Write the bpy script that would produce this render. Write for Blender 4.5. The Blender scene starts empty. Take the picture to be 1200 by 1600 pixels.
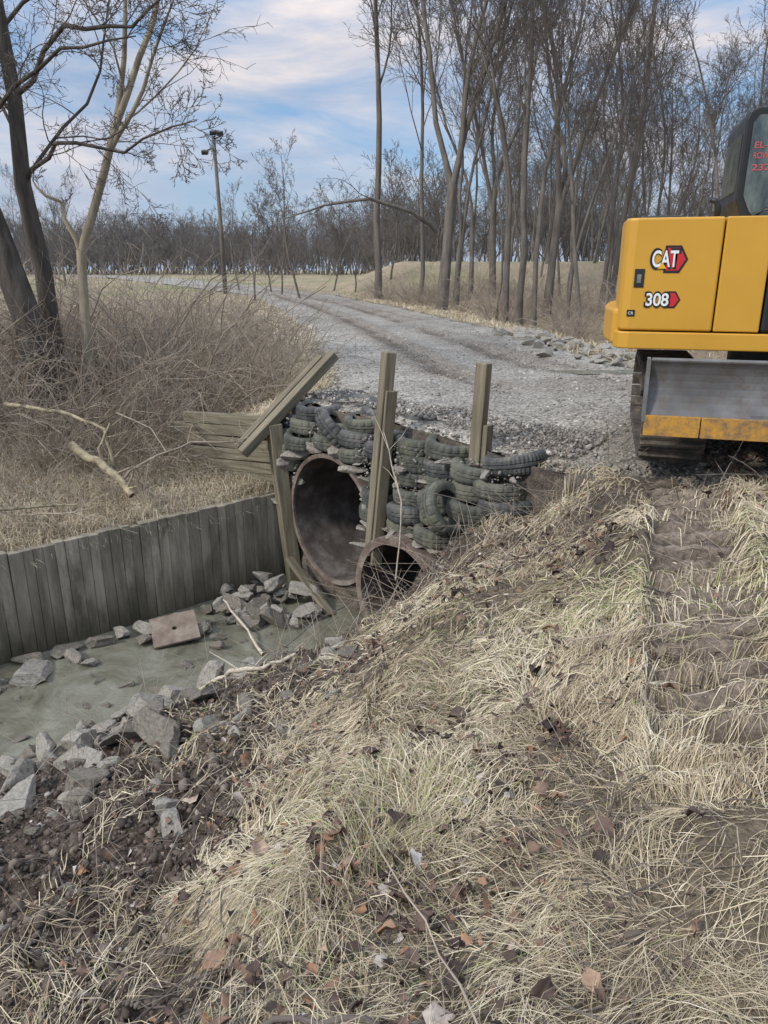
import bpy, math, random
import numpy as np
from mathutils import Vector, Matrix, Euler
rng=np.random.default_rng(7); random.seed(7)
S=bpy.context.scene; COL=S.collection
# ---------------------------------------------------------------- noise / terrain functions
def vnoise(x,y,seed=0):
    xi=np.floor(x).astype(np.int64); yi=np.floor(y).astype(np.int64)
    xf=x-xi; yf=y-yi
    def h(a,b):
        n=(a*374761393+b*668265263+seed*144269504)&0x7fffffff
        n=((n^(n>>13))*1274126177)&0x7fffffff
        n=n^(n>>16)
        return (n&0xffff)/65535.0
    u=xf*xf*(3-2*xf); v=yf*yf*(3-2*yf)
    return (h(xi,yi)*(1-u)+h(xi+1,yi)*u)*(1-v)+(h(xi,yi+1)*(1-u)+h(xi+1,yi+1)*u)*v
def fbm(x,y,f=1.0,o=4,seed=0):
    a=1.0; s=0; t=0
    for i in range(o):
        s=s+a*(vnoise(x*f+17.3*i,y*f-9.1*i,seed+i)*2-1); t+=a; a*=.5; f*=2.03
    return s/t
def sm(a,b,v):
    t=np.clip((v-a)/(b-a),0,1); return t*t*(3-2*t)
OX,OY=-.52,8.5
def st(x,y):
    dx=x-OX; dy=y-OY
    return -.75*dx-.66*dy, .66*dx-.75*dy
def w_st(s,t,z=0.0):
    return Vector((OX-.75*s+.66*t, OY-.66*s-.75*t, z))
def xL(y):
    return np.interp(y,[9,10.7,15,21,33,46,58,90,130],[-1.15,-.7,-1.3,-2.1,-4.8,-7.8,-14.5,-34,-62])
def xR(y):
    return np.interp(y,[5,9,12,16,21,35,46,58,95,130],[7,6,4.2,3.6,3.15,.3,-3.4,-8.5,-30,-52])
def road_left(y):
    return np.where(y<9.9,np.maximum(-1.05,OX+.88*(OY-y)+.12),xL(y))
def in_road(x,y):
    n=.3*fbm(x,y,1.1,4,31)
    a=sm(-.05,.3,x-road_left(y)+n)*sm(-.05,.3,xR(y)-x+n)
    return a*sm(5.3,6.0,y+n*1.4+.1*x)
def ruts(x,y):
    cen=.5*(road_left(y)+xR(y)); wob=.22*fbm(x*.05,y,.15,2,58)
    r=np.exp(-((x-cen-.8+wob)/.24)**2)+np.exp(-((x-cen+.8+wob)/.24)**2)+.6*np.exp(-((x-cen-1.6-wob)/.15)**2)
    return np.clip(r*sm(9.5,12,y)*(1-sm(50,60,y))*np.clip(.95+1.6*fbm(x,y,.9,5,52),0,1.15),0,1)
def top_level(x,y):
    z=-1.56+.85*sm(28,95,y)
    z=z+.18*sm(1.4,2.8,x)*(1-sm(8,14,y))+.05*(1-sm(1,4,y))-.13*np.exp(-((x-1.2)**2+(y-6.0)**2)/1.2)
    z=z+1.75*sm(40,50,y)*sm(-4,2,x-.0*y)*(1-.3*sm(60,90,y))
    z=z-.5*sm(0,3,x-xR(y)-.3)*sm(10,13,y)*(1-sm(24,34,y))
    return z
XB_Y=[0,1.2,2.8,4,5.1,6,6.6,7.2]; XB_X=[-.68,-.58,-.44,-.24,.18,.85,1.35,1.85]
def strip_d(x,y):
    cx=np.interp(y,[2.0,5.2],[1.12,2.18])
    return (x-cx)*.95
def bank_grass(x,y):
    xb=np.interp(y,XB_Y,XB_X)
    return sm(-.50,.40,x-xb+.8*fbm(x,y,1.2,4,5))
def grass_mask(x,y):
    g=bank_grass(x,y)
    g=g*(1-sm(4.8,5.9,y+.5*fbm(x,y,1.3,2,9)+.05*x)*.6)
    d=strip_d(x,y)
    g=g*(1-.93*(1-sm(.17,.30,np.abs(d)+.10*fbm(x,y,4,2,10)))*sm(1.9,2.6,y))
    g=g*(1-.95*np.exp(-((x-2.4)**2+(y-5.3)**2)/.6))
    return g
def ridge(x,y):
    al=y*.95+x*.31
    q=np.sin(al*2*np.pi/.19+.2*fbm(x,y,1.6,2,12)); return np.clip(q*2.4,-1,1)
def H(x,y,fine=True):
    x=np.asarray(x,float); y=np.asarray(y,float)
    s,t=st(x,y)
    top=top_level(x,y)
    behind=np.maximum(-1.1-t,0)
    zl=-2.74+.13*behind+.02*behind**2*(behind<12)+ (behind>=12)*2.9
    zl=np.minimum(zl,top-.03)
    dl=np.maximum(xL(y)-x,0)
    q=(x+1.38)*-.476+(y-9.30)*-.879
    side=top-.42*dl-1.3*sm(-.12,.0,q)*sm(-.93,-1.03,t)
    left=np.where(t<-1.0,np.maximum(zl,side),side)
    tc=3.0+.75*np.clip(s,0,5)
    u=(t-.62)/(tc-.62)
    g=np.where(u>.8,.8+.2*sm(.8,1.25,u),np.clip(u,0,1))
    bank=-4.0+(top+4.0)*g
    carve=np.exp(-((s-.85)/.75)**2-((t-1.50)/.62)**2)
    bank=bank-.42*carve+.16*np.exp(-((s-.6)/.4)**2-((t-2.3)/.35)**2)
    bank=np.maximum(bank,-4.0)
    bank=np.where(t<.62,-4.0-.2*sm(.62,.3,t)-.15*sm(.6,.2,t),bank)
    inch=(s>-.08)&(t>-1.1)
    z=np.where(inch,bank,left)
    rd=in_road(x,y)
    gm=bank_grass(x,y)
    dirt=np.where(inch&(t>.4),1-gm,0.)*(1-rd)*(1-sm(4.6,5.4,y)*sm(.9,1.6,x))*(1-.6*np.clip(carve*1.3,0,1)*inch)
    z=z+.05*fbm(x,y,.7,3,1)*(1-rd)*np.minimum(1,.3+.05*y)
    if fine:
        z=z+dirt*(.16*fbm(x,y,2.2,3,2)+.10*np.abs(fbm(x,y,6.5,3,3))+.05*fbm(x,y,17,2,4))
        z=z+(1-dirt)*(1-rd)*(.055*fbm(x,y,3.3,3,6)+.022*fbm(x,y,14,2,7))
        z=z+rd*(.014*fbm(x,y,1.2,4,8))
        d=strip_d(x,y); m=(1-sm(.20,.28,np.abs(d)))*sm(1.8,2.3,y)*(1-sm(5.2,5.6,y))
        z=z-m*(.07-.052*ridge(x,y))+.045*(sm(.18,.29,np.abs(d))-sm(.29,.45,np.abs(d)))*sm(2,2.5,y)*(1-sm(5.2,5.6,y))
        z=z-.06*np.exp(-((x-2.5)**2+(y-5.5)**2)/.6)
    return z
def H0(x,y): return float(H(np.array([x]),np.array([y]))[0])
# ---------------------------------------------------------------- mesh helpers
def mesh_np(name,V,F,attrs=None,smooth=False):
    V=np.asarray(V,np.float32); F=np.asarray(F,np.int32)
    me=bpy.data.meshes.new(name); k=F.shape[1]
    me.vertices.add(len(V)); me.vertices.foreach_set("co",V.ravel())
    me.loops.add(F.size); me.loops.foreach_set("vertex_index",F.ravel())
    me.polygons.add(len(F)); me.polygons.foreach_set("loop_start",np.arange(0,F.size,k,dtype=np.int32))
    try: me.polygons.foreach_set("loop_total",np.full(len(F),k,np.int32))
    except Exception: pass
    if smooth: me.polygons.foreach_set("use_smooth",np.ones(len(F),bool))
    me.update(calc_edges=True)
    if attrs:
        for n,a in attrs.items():
            if a.ndim==1:
                at=me.attributes.new(n,'FLOAT','POINT'); at.data.foreach_set("value",a.astype(np.float32))
            else:
                at=me.attributes.new(n,'FLOAT_COLOR','POINT')
                c=np.ones((len(V),4),np.float32); c[:,:3]=a; at.data.foreach_set("color",c.ravel())
    return me
def link(name,me,mat=None,parent=None,loc=None,rot=None):
    o=bpy.data.objects.new(name,me); COL.objects.link(o)
    if mat is not None and me is not None and len(me.materials)==0: me.materials.append(mat)
    if parent is not None: o.parent=parent
    if loc is not None: o.location=loc
    if rot is not None: o.rotation_euler=rot
    return o
def top(o,label,cat,group=None):
    o["label"]=label; o["category"]=cat
    if group: o["group"]=group
    return o
def kind(o,k,label=None,cat=None):
    o["kind"]=k
    if label: o["label"]=label
    if cat: o["category"]=cat
    return o
class MB:
    def __init__(s): s.v=[]; s.f=[]
    def add(s,vs,fs):
        o=len(s.v); s.v+= [tuple(v) for v in vs]; s.f+=[tuple(i+o for i in f) for f in fs]
    def box(s,c,d,M=None):
        x,y,z=[k/2 for k in d]
        vs=[Vector((a*x,b*y,e*z)) for a in(-1,1) for b in(-1,1) for e in(-1,1)]
        if M is not None: vs=[M@v for v in vs]
        vs=[v+Vector(c) for v in vs]
        s.add(vs,[(0,1,3,2),(4,6,7,5),(0,4,5,1),(2,3,7,6),(0,2,6,4),(1,5,7,3)])
    def prism(s,poly,a,b,axis='z'):
        def m(p,h):
            if axis=='z': return (p[0],p[1],h)
            if axis=='y': return (p[0],h,p[1])
            return (h,p[0],p[1])
        n=len(poly)
        s.add([m(p,a) for p in poly]+[m(p,b) for p in poly],
              [tuple(range(n))[::-1],tuple(range(n,2*n))]+[(i,(i+1)%n,(i+1)%n+n,i+n) for i in range(n)])
    def tube(s,pts,r,k=8,cap=True):
        pts=[Vector(p) for p in pts]; n=len(pts)
        if not hasattr(r,'__len__'): r=[r]*n
        vs=[];fs=[]
        for i,p in enumerate(pts):
            t=(pts[min(i+1,n-1)]-pts[max(i-1,0)]).normalized()
            ref=Vector((0,0,1)) if abs(t.z)<.9 else Vector((1,0,0))
            a=t.cross(ref).normalized(); b=t.cross(a)
            for j in range(k):
                w=2*math.pi*j/k
                vs.append(p+(a*math.cos(w)+b*math.sin(w))*r[i])
        for i in range(n-1):
            for j in range(k):
                fs.append((i*k+j,i*k+(j+1)%k,(i+1)*k+(j+1)%k,(i+1)*k+j))
        if cap: fs+= [tuple(range(k))[::-1],tuple(range((n-1)*k,n*k))]
        s.add(vs,fs)
    def obj(s,name,mat,parent=None,bevel=0,smooth=False,seg=2,loc=None,rot=None):
        import bmesh
        me=bpy.data.meshes.new(name); me.from_pydata(s.v,[],s.f)
        bm=bmesh.new(); bm.from_mesh(me); bmesh.ops.recalc_face_normals(bm,faces=bm.faces)
        if smooth:
            for f in bm.faces: f.smooth=True
        bm.to_mesh(me); bm.free()
        o=link(name,me,mat,parent,loc,rot)
        if bevel:
            m=o.modifiers.new("bevel",'BEVEL'); m.width=bevel; m.segments=seg; m.limit_method='ANGLE'; m.angle_limit=math.radians(40)
        return o
# ---------------------------------------------------------------- materials
def nodes(name):
    m=bpy.data.materials.new(name); m.use_nodes=True
    nt=m.node_tree; b=nt.nodes["Principled BSDF"]; return m,nt,b
def ramp(nt,stops,src):
    r=nt.nodes.new('ShaderNodeValToRGB'); e=r.color_ramp.elements
    while len(e)<len(stops): e.new(.5)
    for i,(p,c) in enumerate(stops): e[i].position=p; e[i].color=(*c,1)
    nt.links.new(src,r.inputs[0]); return r.outputs[0]
def noise(nt,scale,detail=6,rough=.6,vec=None,dist=0):
    n=nt.nodes.new('ShaderNodeTexNoise'); n.inputs['Scale'].default_value=scale; n.inputs['Detail'].default_value=detail
    n.inputs['Roughness'].default_value=rough; n.inputs['Distortion'].default_value=dist
    if vec is not None: nt.links.new(vec,n.inputs['Vector'])
    return n.outputs[0]
def coords(nt,scale=(1,1,1),kind='Object'):
    c=nt.nodes.new('ShaderNodeTexCoord'); m=nt.nodes.new('ShaderNodeMapping'); m.inputs['Scale'].default_value=scale
    nt.links.new(c.outputs[kind],m.inputs[0]); return m.outputs[0]
def mixc(nt,fac,a,b,mode='MIX'):
    m=nt.nodes.new('ShaderNodeMix'); m.data_type='RGBA'; m.blend_type=mode
    for sock,v in ((m.inputs[0],fac),(m.inputs[6],a),(m.inputs[7],b)):
        if hasattr(v,'links'): nt.links.new(v,sock)
        elif isinstance(v,(int,float)): sock.default_value=v
        else: sock.default_value=(*v,1)
    return m.outputs[2]
def bump(nt,b,src,strength,dist=.01):
    n=nt.nodes.new('ShaderNodeBump'); n.inputs['Strength'].default_value=strength; n.inputs['Distance'].default_value=dist
    nt.links.new(src,n.inputs['Height']); nt.links.new(n.outputs[0],b.inputs['Normal'])
def pmat(name,c1,c2,scale=6,rough=.8,bs=.4,bd=.01,c3=None,stretch=(1,1,1),metal=0,scale2=None,spec=.3,blotch=None):
    m,nt,b=nodes(name); v=coords(nt,stretch)
    n=noise(nt,scale,8,.65,v)
    st_=[(.3,c1),(.7,c2)] if c3 is None else [(.28,c1),(.5,c2),(.72,c3)]
    c=ramp(nt,st_,n)
    if blotch:
        n2=noise(nt,blotch[0],4,.6,v); f=ramp(nt,[(blotch[2],(0,0,0)),(blotch[2]+.12,(1,1,1))],n2)
        c=mixc(nt,f,c,blotch[1])
    nt.links.new(c,b.inputs['Base Color'])
    b.inputs['Roughness'].default_value=rough; b.inputs['Metallic'].default_value=metal
    b.inputs['Specular IOR Level'].default_value=spec
    if bs: bump(nt,b,noise(nt,scale2 or scale*3,6,.7,v),bs,bd)
    return m
def attrmat(name,stops,rough=.85,scale=None,spec=.2,bs=0):
    m,nt,b=nodes(name); a=nt.nodes.new('ShaderNodeAttribute'); a.attribute_name='var'
    c=ramp(nt,stops,a.outputs['Fac'])
    if scale:
        n=noise(nt,scale,4,.6,coords(nt)); c=mixc(nt,1.0,c,ramp(nt,[(.25,(.55,.55,.55)),(.75,(1.25,1.22,1.2))],n),'MULTIPLY')
        if bs: bump(nt,b,n,bs,.01)
    nt.links.new(c,b.inputs['Base Color']); b.inputs['Roughness'].default_value=rough
    b.inputs['Specular IOR Level'].default_value=spec
    return m
M={}
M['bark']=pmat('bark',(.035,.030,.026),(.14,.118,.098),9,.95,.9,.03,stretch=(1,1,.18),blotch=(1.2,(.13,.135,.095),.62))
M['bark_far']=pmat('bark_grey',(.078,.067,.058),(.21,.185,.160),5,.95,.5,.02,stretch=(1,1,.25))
M['bark_mist']=pmat('bark_hazy',(.12,.108,.10),(.22,.198,.182),5,.95,0,.02)  # distance haze put into the colour: paler, low-contrast bark
M['bark_pale']=pmat('bark_pale',(.13,.11,.085),(.46,.39,.28),4,.9,.6,.02,stretch=(1,1,.3))
M['twig']=pmat('twig',(.080,.066,.056),(.165,.14,.12),3,.95,0)
M['brush']=pmat('brush_stem',(.20,.158,.122),(.46,.39,.305),2,.9,0)
M['dead']=pmat('dead_wood',(.22,.18,.12),(.50,.43,.28),14,.85,.5,.01,stretch=(1,1,1),blotch=(6,(.14,.12,.09),.54))
M['bleached']=pmat('bleached_wood',(.38,.32,.24),(.62,.56,.46),20,.8,.4,.005)
M['timber']=pmat('weathered_timber',(.10,.088,.062),(.29,.25,.175),14,.9,.8,.008,stretch=(1.6,1.6,.12),scale2=30,blotch=(2,(.15,.15,.085),.56))
M['timber_h']=pmat('weathered_planks',(.10,.088,.062),(.30,.265,.19),14,.9,.8,.008,stretch=(.15,.15,2.2),scale2=30,blotch=(2,(.14,.14,.09),.57))
m,nt,b=nodes('wall_boards'); v=coords(nt,(1.8,1.8,.22)); a=nt.nodes.new('ShaderNodeAttribute'); a.attribute_name='var'
c=ramp(nt,[(.3,(.19,.168,.13)),(.7,(.46,.415,.335))],noise(nt,7,8,.7,v))
c=mixc(nt,1.0,c,ramp(nt,[(0,(.66,.65,.62)),(1,(1.2,1.17,1.12))],a.outputs['Fac']),'MULTIPLY')
c=mixc(nt,ramp(nt,[(.47,(0,0,0)),(.63,(1,1,1))],noise(nt,2.6,6,.7,coords(nt,(1,1,.35)))),c,(.135,.125,.088))
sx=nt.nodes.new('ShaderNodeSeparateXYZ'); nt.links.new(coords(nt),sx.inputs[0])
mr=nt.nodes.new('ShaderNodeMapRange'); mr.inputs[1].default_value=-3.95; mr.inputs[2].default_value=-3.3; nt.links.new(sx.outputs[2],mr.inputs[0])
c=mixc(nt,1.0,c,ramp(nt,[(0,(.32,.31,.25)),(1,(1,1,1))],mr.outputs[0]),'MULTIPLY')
nt.links.new(c,b.inputs['Base Color']); b.inputs['Roughness'].default_value=.8; bump(nt,b,noise(nt,25,6,.7,v),.7,.01); M['wall']=m
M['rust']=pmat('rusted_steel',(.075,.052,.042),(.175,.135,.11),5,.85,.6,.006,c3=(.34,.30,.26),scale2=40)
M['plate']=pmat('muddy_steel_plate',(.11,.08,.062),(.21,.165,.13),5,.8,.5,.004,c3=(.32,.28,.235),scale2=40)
M['rust_in']=pmat('pipe_lining',(.040,.032,.027),(.10,.083,.072),4,.8,.4,.006,c3=(.22,.20,.18))  # colour kept darker than the shell to stand for shade inside the pipe
M['concrete']=pmat('grey_stone',(.17,.155,.13),(.42,.39,.335),7,.9,.6,.012,blotch=(3,(.16,.135,.105),.58),scale2=25)
M['stone_dirty']=pmat('muddy_stone',(.09,.077,.062),(.29,.26,.215),6,.9,.7,.015,blotch=(3,(.10,.11,.06),.6),scale2=22)
m,nt,b=nodes('ground_earth'); a=nt.nodes.new('ShaderNodeAttribute'); a.attribute_name='tint'
v=coords(nt); n1=noise(nt,9,8,.7,v); n2=noise(nt,45,6,.75,v)
c=mixc(nt,1.0,a.outputs['Color'],ramp(nt,[(.25,(.38,.37,.36)),(.55,(1,1,1)),(.8,(1.7,1.65,1.6))],n1),'MULTIPLY')
c=mixc(nt,1.0,c,ramp(nt,[(.3,(.42,.42,.42)),(.7,(1.5,1.47,1.43))],n2),'MULTIPLY')
nt.links.new(c,b.inputs['Base Color']); b.inputs['Roughness'].default_value=.92; b.inputs['Specular IOR Level'].default_value=.25
ad=nt.nodes.new('ShaderNodeMath'); ad.operation='ADD'; nt.links.new(n1,ad.inputs[0]); nt.links.new(n2,ad.inputs[1])
bump(nt,b,ad.outputs[0],1.0,.04); M['ground']=m
m,nt,b=nodes('gravel'); a=nt.nodes.new('ShaderNodeAttribute'); a.attribute_name='tint'
v=coords(nt); vo=nt.nodes.new('ShaderNodeTexVoronoi'); vo.inputs['Scale'].default_value=40; nt.links.new(v,vo.inputs['Vector'])
bw=nt.nodes.new('ShaderNodeRGBToBW'); nt.links.new(vo.outputs['Color'],bw.inputs[0])
c=mixc(nt,1.0,a.outputs['Color'],ramp(nt,[(.2,(.5,.5,.5)),(.8,(1.5,1.49,1.46))],bw.outputs[0]),'MULTIPLY')
c=mixc(nt,1.0,c,ramp(nt,[(.3,(.58,.555,.52)),(.7,(1.3,1.3,1.29))],noise(nt,2.2,12,.85,v)),'MULTIPLY')
nt.links.new(c,b.inputs['Base Color']); b.inputs['Roughness'].default_value=.9
bump(nt,b,vo.outputs['Distance'],.8,.02); M['road']=m
M['stones']=attrmat('gravel_stones',[(0,(.12,.11,.095)),(.5,(.26,.243,.217)),(.9,(.42,.395,.36)),(1,(.60,.57,.53))],.85,30)
M['clods']=attrmat('earth_clods',[(0,(.055,.043,.035)),(.55,(.13,.105,.087)),(.84,(.20,.167,.142)),(.9,(.36,.33,.29)),(1,(.55,.52,.48))],.9,25)
M['grass']=attrmat('dry_grass_blades',[(0,(.13,.093,.063)),(.25,(.33,.262,.172)),(.6,(.56,.47,.32)),(.8,(.70,.62,.46)),(.86,(.37,.37,.17)),(1,(.21,.25,.09))],.75)
M['leaf']=attrmat('dead_leaves',[(0,(.05,.037,.033)),(.4,(.13,.092,.075)),(.7,(.23,.15,.11)),(.85,(.34,.19,.11)),(.93,(.42,.35,.29)),(1,(.55,.50,.46))],.7,30)
m,nt,b=nodes('murky_water'); v=coords(nt)
c=ramp(nt,[(.30,(.085,.075,.052)),(.48,(.17,.165,.125)),(.7,(.26,.26,.21))],noise(nt,1.3,9,.72,v,1.4))
nt.links.new(c,b.inputs['Base Color']); b.inputs['Roughness'].default_value=.05; b.inputs['IOR'].default_value=1.33; b.inputs['Specular IOR Level'].default_value=.5
bump(nt,b,noise(nt,9,5,.6,v,.8),.5,.03); M['water']=m
def paint(name,c1,c2,rough,dirt,thr=.6,spec=.5):
    m,nt,b=nodes(name); v=coords(nt)
    c=ramp(nt,[(.3,c1),(.7,c2)],noise(nt,2.5,5,.6,v))
    f=ramp(nt,[(thr,(0,0,0)),(thr+.2,(1,1,1))],noise(nt,11,8,.75,v))
    c=mixc(nt,f,c,dirt); nt.links.new(c,b.inputs['Base Color'])
    r=ramp(nt,[(.3,(rough,)*3),(.8,(min(1,rough+.3),)*3)],noise(nt,6,5,.6,v)); nt.links.new(r,b.inputs['Roughness'])
    b.inputs['Specular IOR Level'].default_value=spec
    return m
M['yellow']=paint('yellow_paint',(.54,.285,.028),(.60,.32,.036),.35,(.38,.25,.09),.62)
M['black']=paint('black_paint',(.010,.010,.011),(.018,.018,.018),.35,(.05,.042,.035),.66)
M['blade']=paint('worn_steel',(.09,.09,.095),(.23,.23,.23),.5,(.12,.10,.08),.46)
M['edge']=paint('worn_yellow',(.55,.28,.03),(.42,.22,.04),.6,(.17,.11,.07),.44)
M['trackm']=paint('muddy_track',(.035,.032,.03),(.085,.072,.06),.75,(.19,.15,.115),.48)
m,nt,b=nodes('dark_glass'); v=coords(nt); nt.links.new(ramp(nt,[(.35,(.03,.042,.045)),(.5,(.09,.11,.10)),(.65,(.16,.18,.17))],noise(nt,7,6,.7,coords(nt,(1,1,.4)))),b.inputs['Base Color']); b.inputs['Roughness'].default_value=.04; b.inputs['Specular IOR Level'].default_value=.9; M['glass']=m
def flat(name,c,r=.5):
    m,nt,b=nodes(name); nt.links.new(ramp(nt,[(.2,tuple(k*.9 for k in c)),(.8,c)],noise(nt,30,3,.5,coords(nt))),b.inputs['Base Color']); b.inputs['Roughness'].default_value=r; return m
M['white']=flat('white_vinyl',(.82,.82,.80)); M['red']=flat('red_vinyl',(.55,.02,.025)); M['redp']=flat('faded_red_print',(.50,.10,.10)); M['ink']=flat('black_vinyl',(.012,.012,.012)); M['yv']=flat('yellow_vinyl',(.75,.42,.02))
M['rubber']=pmat('tyre_rubber',(.024,.026,.027),(.068,.071,.070),5,.75,.3,.004,c3=(.17,.162,.145),blotch=(3.5,(.19,.175,.145),.60))
M['rubber_moss']=pmat('tyre_rubber_mossy',(.036,.038,.033),(.10,.102,.085),5,.85,.3,.004,c3=(.20,.192,.155),blotch=(3,(.145,.145,.10),.55))
# ---------------------------------------------------------------- ground sheet
def axis(segs):
    out=[]
    for a,b_,st0,st1 in segs:
        n=max(2,int(abs(b_-a)/((st0+st1)/2)))
        w=np.linspace(0,1,n+1)[:-1]
        r=st1/st0
        if abs(r-1)<.01: out.append(a+(b_-a)*w)
        else: out.append(a+(b_-a)*(np.power(r,w)-1)/(r-1))
    out.append(np.array([segs[-1][1]])); return np.concatenate(out)
ax=axis([(-600,-60,60,3),(-60,-7,3,.12),(-7,-4.6,.12,.04),(-4.6,3.6,.029,.029),(3.6,9,.04,.25),(9,60,.3,3),(60,600,3,60)])
ay=axis([(-30,.4,2,.08),(.4,10.4,.029,.029),(10.4,16,.04,.16),(16,60,.2,1.2),(60,160,1.4,6),(160,900,6,90)])
X,Y=np.meshgrid(ax,ay); nx,ny=len(ax),len(ay)
Z=H(X,Y)-.07*in_road(X,Y)-.06*ruts(X,Y)*in_road(X,Y)
s_,t_=st(X,Y)
gm=grass_mask(X,Y); rd=in_road(X,Y)
inch=(s_>-.08)&(t_>-1.1)&(t_<30)&(Y<8.8)
n=fbm(X,Y,1.5,4,21)[...,None]; n2=fbm(X,Y,.25,3,22)[...,None]
dirtc=np.array([.138,.109,.089])*(1+.45*n); straw=np.array([.40,.33,.225])*(1+.3*n); green=np.array([.28,.29,.14])*(1+.3*n)
grav=np.array([.28,.262,.235])*(1+.25*n); mud=np.array([.25,.205,.165])*(1+.3*n)
near_grass=dirtc*.45+straw*.55
C=np.where(inch[...,None],dirtc*(1-gm[...,None])+near_grass*gm[...,None],straw)
wet=(inch&(Z<-3.70))[...,None]; C=np.where(wet,C*.6+np.array([.01,.012,.008]),C)
far=sm(38,50,Y)[...,None]; C=C*(1-far)+far*(straw*.95*(1-sm(-.1,.35,n2))+green*sm(-.1,.35,n2))
brush=(sm(0,1,xL(Y)-X)*(1-sm(22,30,Y))*(~inch))[...,None]; C=C*(1-.5*brush)+.5*brush*np.array([.27,.22,.16])
wood=(sm(.5,3,X-xR(Y))*sm(11,14,Y)*(1-sm(38,44,Y)))[...,None]; C=C*(1-.7*wood)+.7*wood*np.array([.26,.19,.13])
m_=(np.exp(-((X-2.4)**2+(Y-5.4)**2)/1.3)*.85)[...,None]; C=C*(1-m_)+m_*mud*.6
sd=((1-sm(.17,.30,np.abs(strip_d(X,Y))+.10*fbm(X,Y,4,2,10)))*sm(1.9,2.5,Y)*(1-sm(5.4,6,Y)))[...,None]
C=C*(1-.85*sd)+.85*sd*mud*(1.3+.65*ridge(X,Y)[...,None])  # cleat relief painted into the mud colour: tops as if lit, hollows as if shaded
sp=sm(-.5,.3,X-road_left(Y)+.5*n[...,0])*sm(-.6,.3,xR(Y)-X)*sm(5.0,6.0,Y+.6*n[...,0]+.1*X)
sp=(sp*(Y<60)*(~inch))[...,None]; C=C*(1-sp)+sp*(grav*.85)
C=np.clip(C,.012,.8)
idx=np.arange(nx*ny).reshape(ny,nx)
F=np.stack([idx[:-1,:-1],idx[:-1,1:],idx[1:,1:],idx[1:,:-1]],-1).reshape(-1,4)
zz=Z.ravel()[F]; rngz=zz.max(1)-zz.min(1); sc=s_.ravel()[F].mean(1); tcen=t_.ravel()[F].mean(1)
keep=~((np.abs(sc+.08)<.09)&(tcen>-1.06)&(tcen<2.7)&(rngz>.3))
F=F[keep]
me=mesh_np('ground',np.stack([X,Y,Z],-1).reshape(-1,3),F,{'tint':C.reshape(-1,3)},True)
kind(link('ground',me,M['ground']),'structure')
P1=(0.0,-2.83,.80); P2=(1.42,-3.30,.68)
tt=np.arange(-1.12,3.1,.03); zs=np.arange(-4.3,-1.5,.03)
T,ZZ=np.meshgrid(tt,zs)
SS=-.07+.16*sm(-1.6,-4,ZZ)+.07*fbm(T,ZZ,3,4,41)*sm(-1.5,-1.9,ZZ)
PX=OX-.75*SS+.66*T; PY=OY-.66*SS-.75*T
topz=top_level(PX,PY)-.01; ZZ2=np.minimum(ZZ,topz)
idx=np.arange(T.size).reshape(T.shape)
F=np.stack([idx[:-1,:-1],idx[:-1,1:],idx[1:,1:],idx[1:,:-1]],-1).reshape(-1,4)
tc_=T.ravel()[F].mean(1); zc=ZZ.ravel()[F].mean(1)
k=np.ones(len(F),bool)
for (pt,pz,pr) in (P1,P2): k&=((tc_-pt)**2+(zc-pz)**2)>(pr-.03)**2
k&=zc<-1.5
col=np.clip(np.array([.21,.18,.15])*(1+.5*fbm(T,ZZ,4,3,42)[...,None]),.01,1).reshape(-1,3)
me=mesh_np('earth_bank',np.stack([PX,PY,ZZ2],-1).reshape(-1,3),F[k],{'tint':col},True)
kind(link('earth_bank',me,M['ground']),'structure')
# road sheet
ry=axis([(5.1,12,.05,.05),(12,30,.06,.25),(30,130,.3,3)]); ru=np.linspace(0,1,190)
RY,RU=np.meshgrid(ry,ru,indexing='ij')
RX=road_left(RY)+(xR(RY)-road_left(RY))*RU
ir=in_road(RX,RY)
rutm=ruts(RX,RY)
rs,rt=st(RX,RY)
berm=np.clip(ruts(RX+.26,RY)+ruts(RX-.26,RY)-1.3*rutm,0,1)
RZ=np.where(rs>-.09,top_level(RX,RY)-.02,H(RX,RY)+.012)-.04*(1-ir)-.05*rutm+.05*berm*(.6+fbm(RX,RY,3,3,57))+.05*rutm*fbm(RX,RY,4,3,55)
nn=fbm(RX,RY,.8,5,53)[...,None]
RC=np.array([.315,.295,.262])*(1+.35*nn); RC=RC*(1-.9*rutm[...,None])+.9*rutm[...,None]*np.array([.115,.090,.068])
bm3=(berm*.75)[...,None]; RC=RC*(1-bm3)+bm3*np.array([.20,.165,.13])
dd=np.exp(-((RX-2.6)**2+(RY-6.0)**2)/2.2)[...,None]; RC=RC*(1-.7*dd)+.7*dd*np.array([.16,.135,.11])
mm=(np.exp(-((RY-9.7-.5*(3-RX))/.9)**2)*sm(.5,2.5,RX))[...,None]*.5; RC=RC*(1-mm)+mm*np.array([.20,.17,.14])
idx=np.arange(RY.size).reshape(RY.shape)
F=np.stack([idx[:-1,:-1],idx[:-1,1:],idx[1:,1:],idx[1:,:-1]],-1).reshape(-1,4)
irf=ir.ravel()[F].mean(1); rsf=rs.ravel()[F].max(1); rtf=rt.ravel()[F].mean(1); F=F[(irf>.25)&~((rsf>-.06)&(rtf<3.0))]
kind(link('gravel_road',mesh_np('gravel_road',np.stack([RX,RY,RZ],-1).reshape(-1,3),F,{'tint':np.clip(RC,.01,1).reshape(-1,3)},True),M['road']),'structure')
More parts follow.
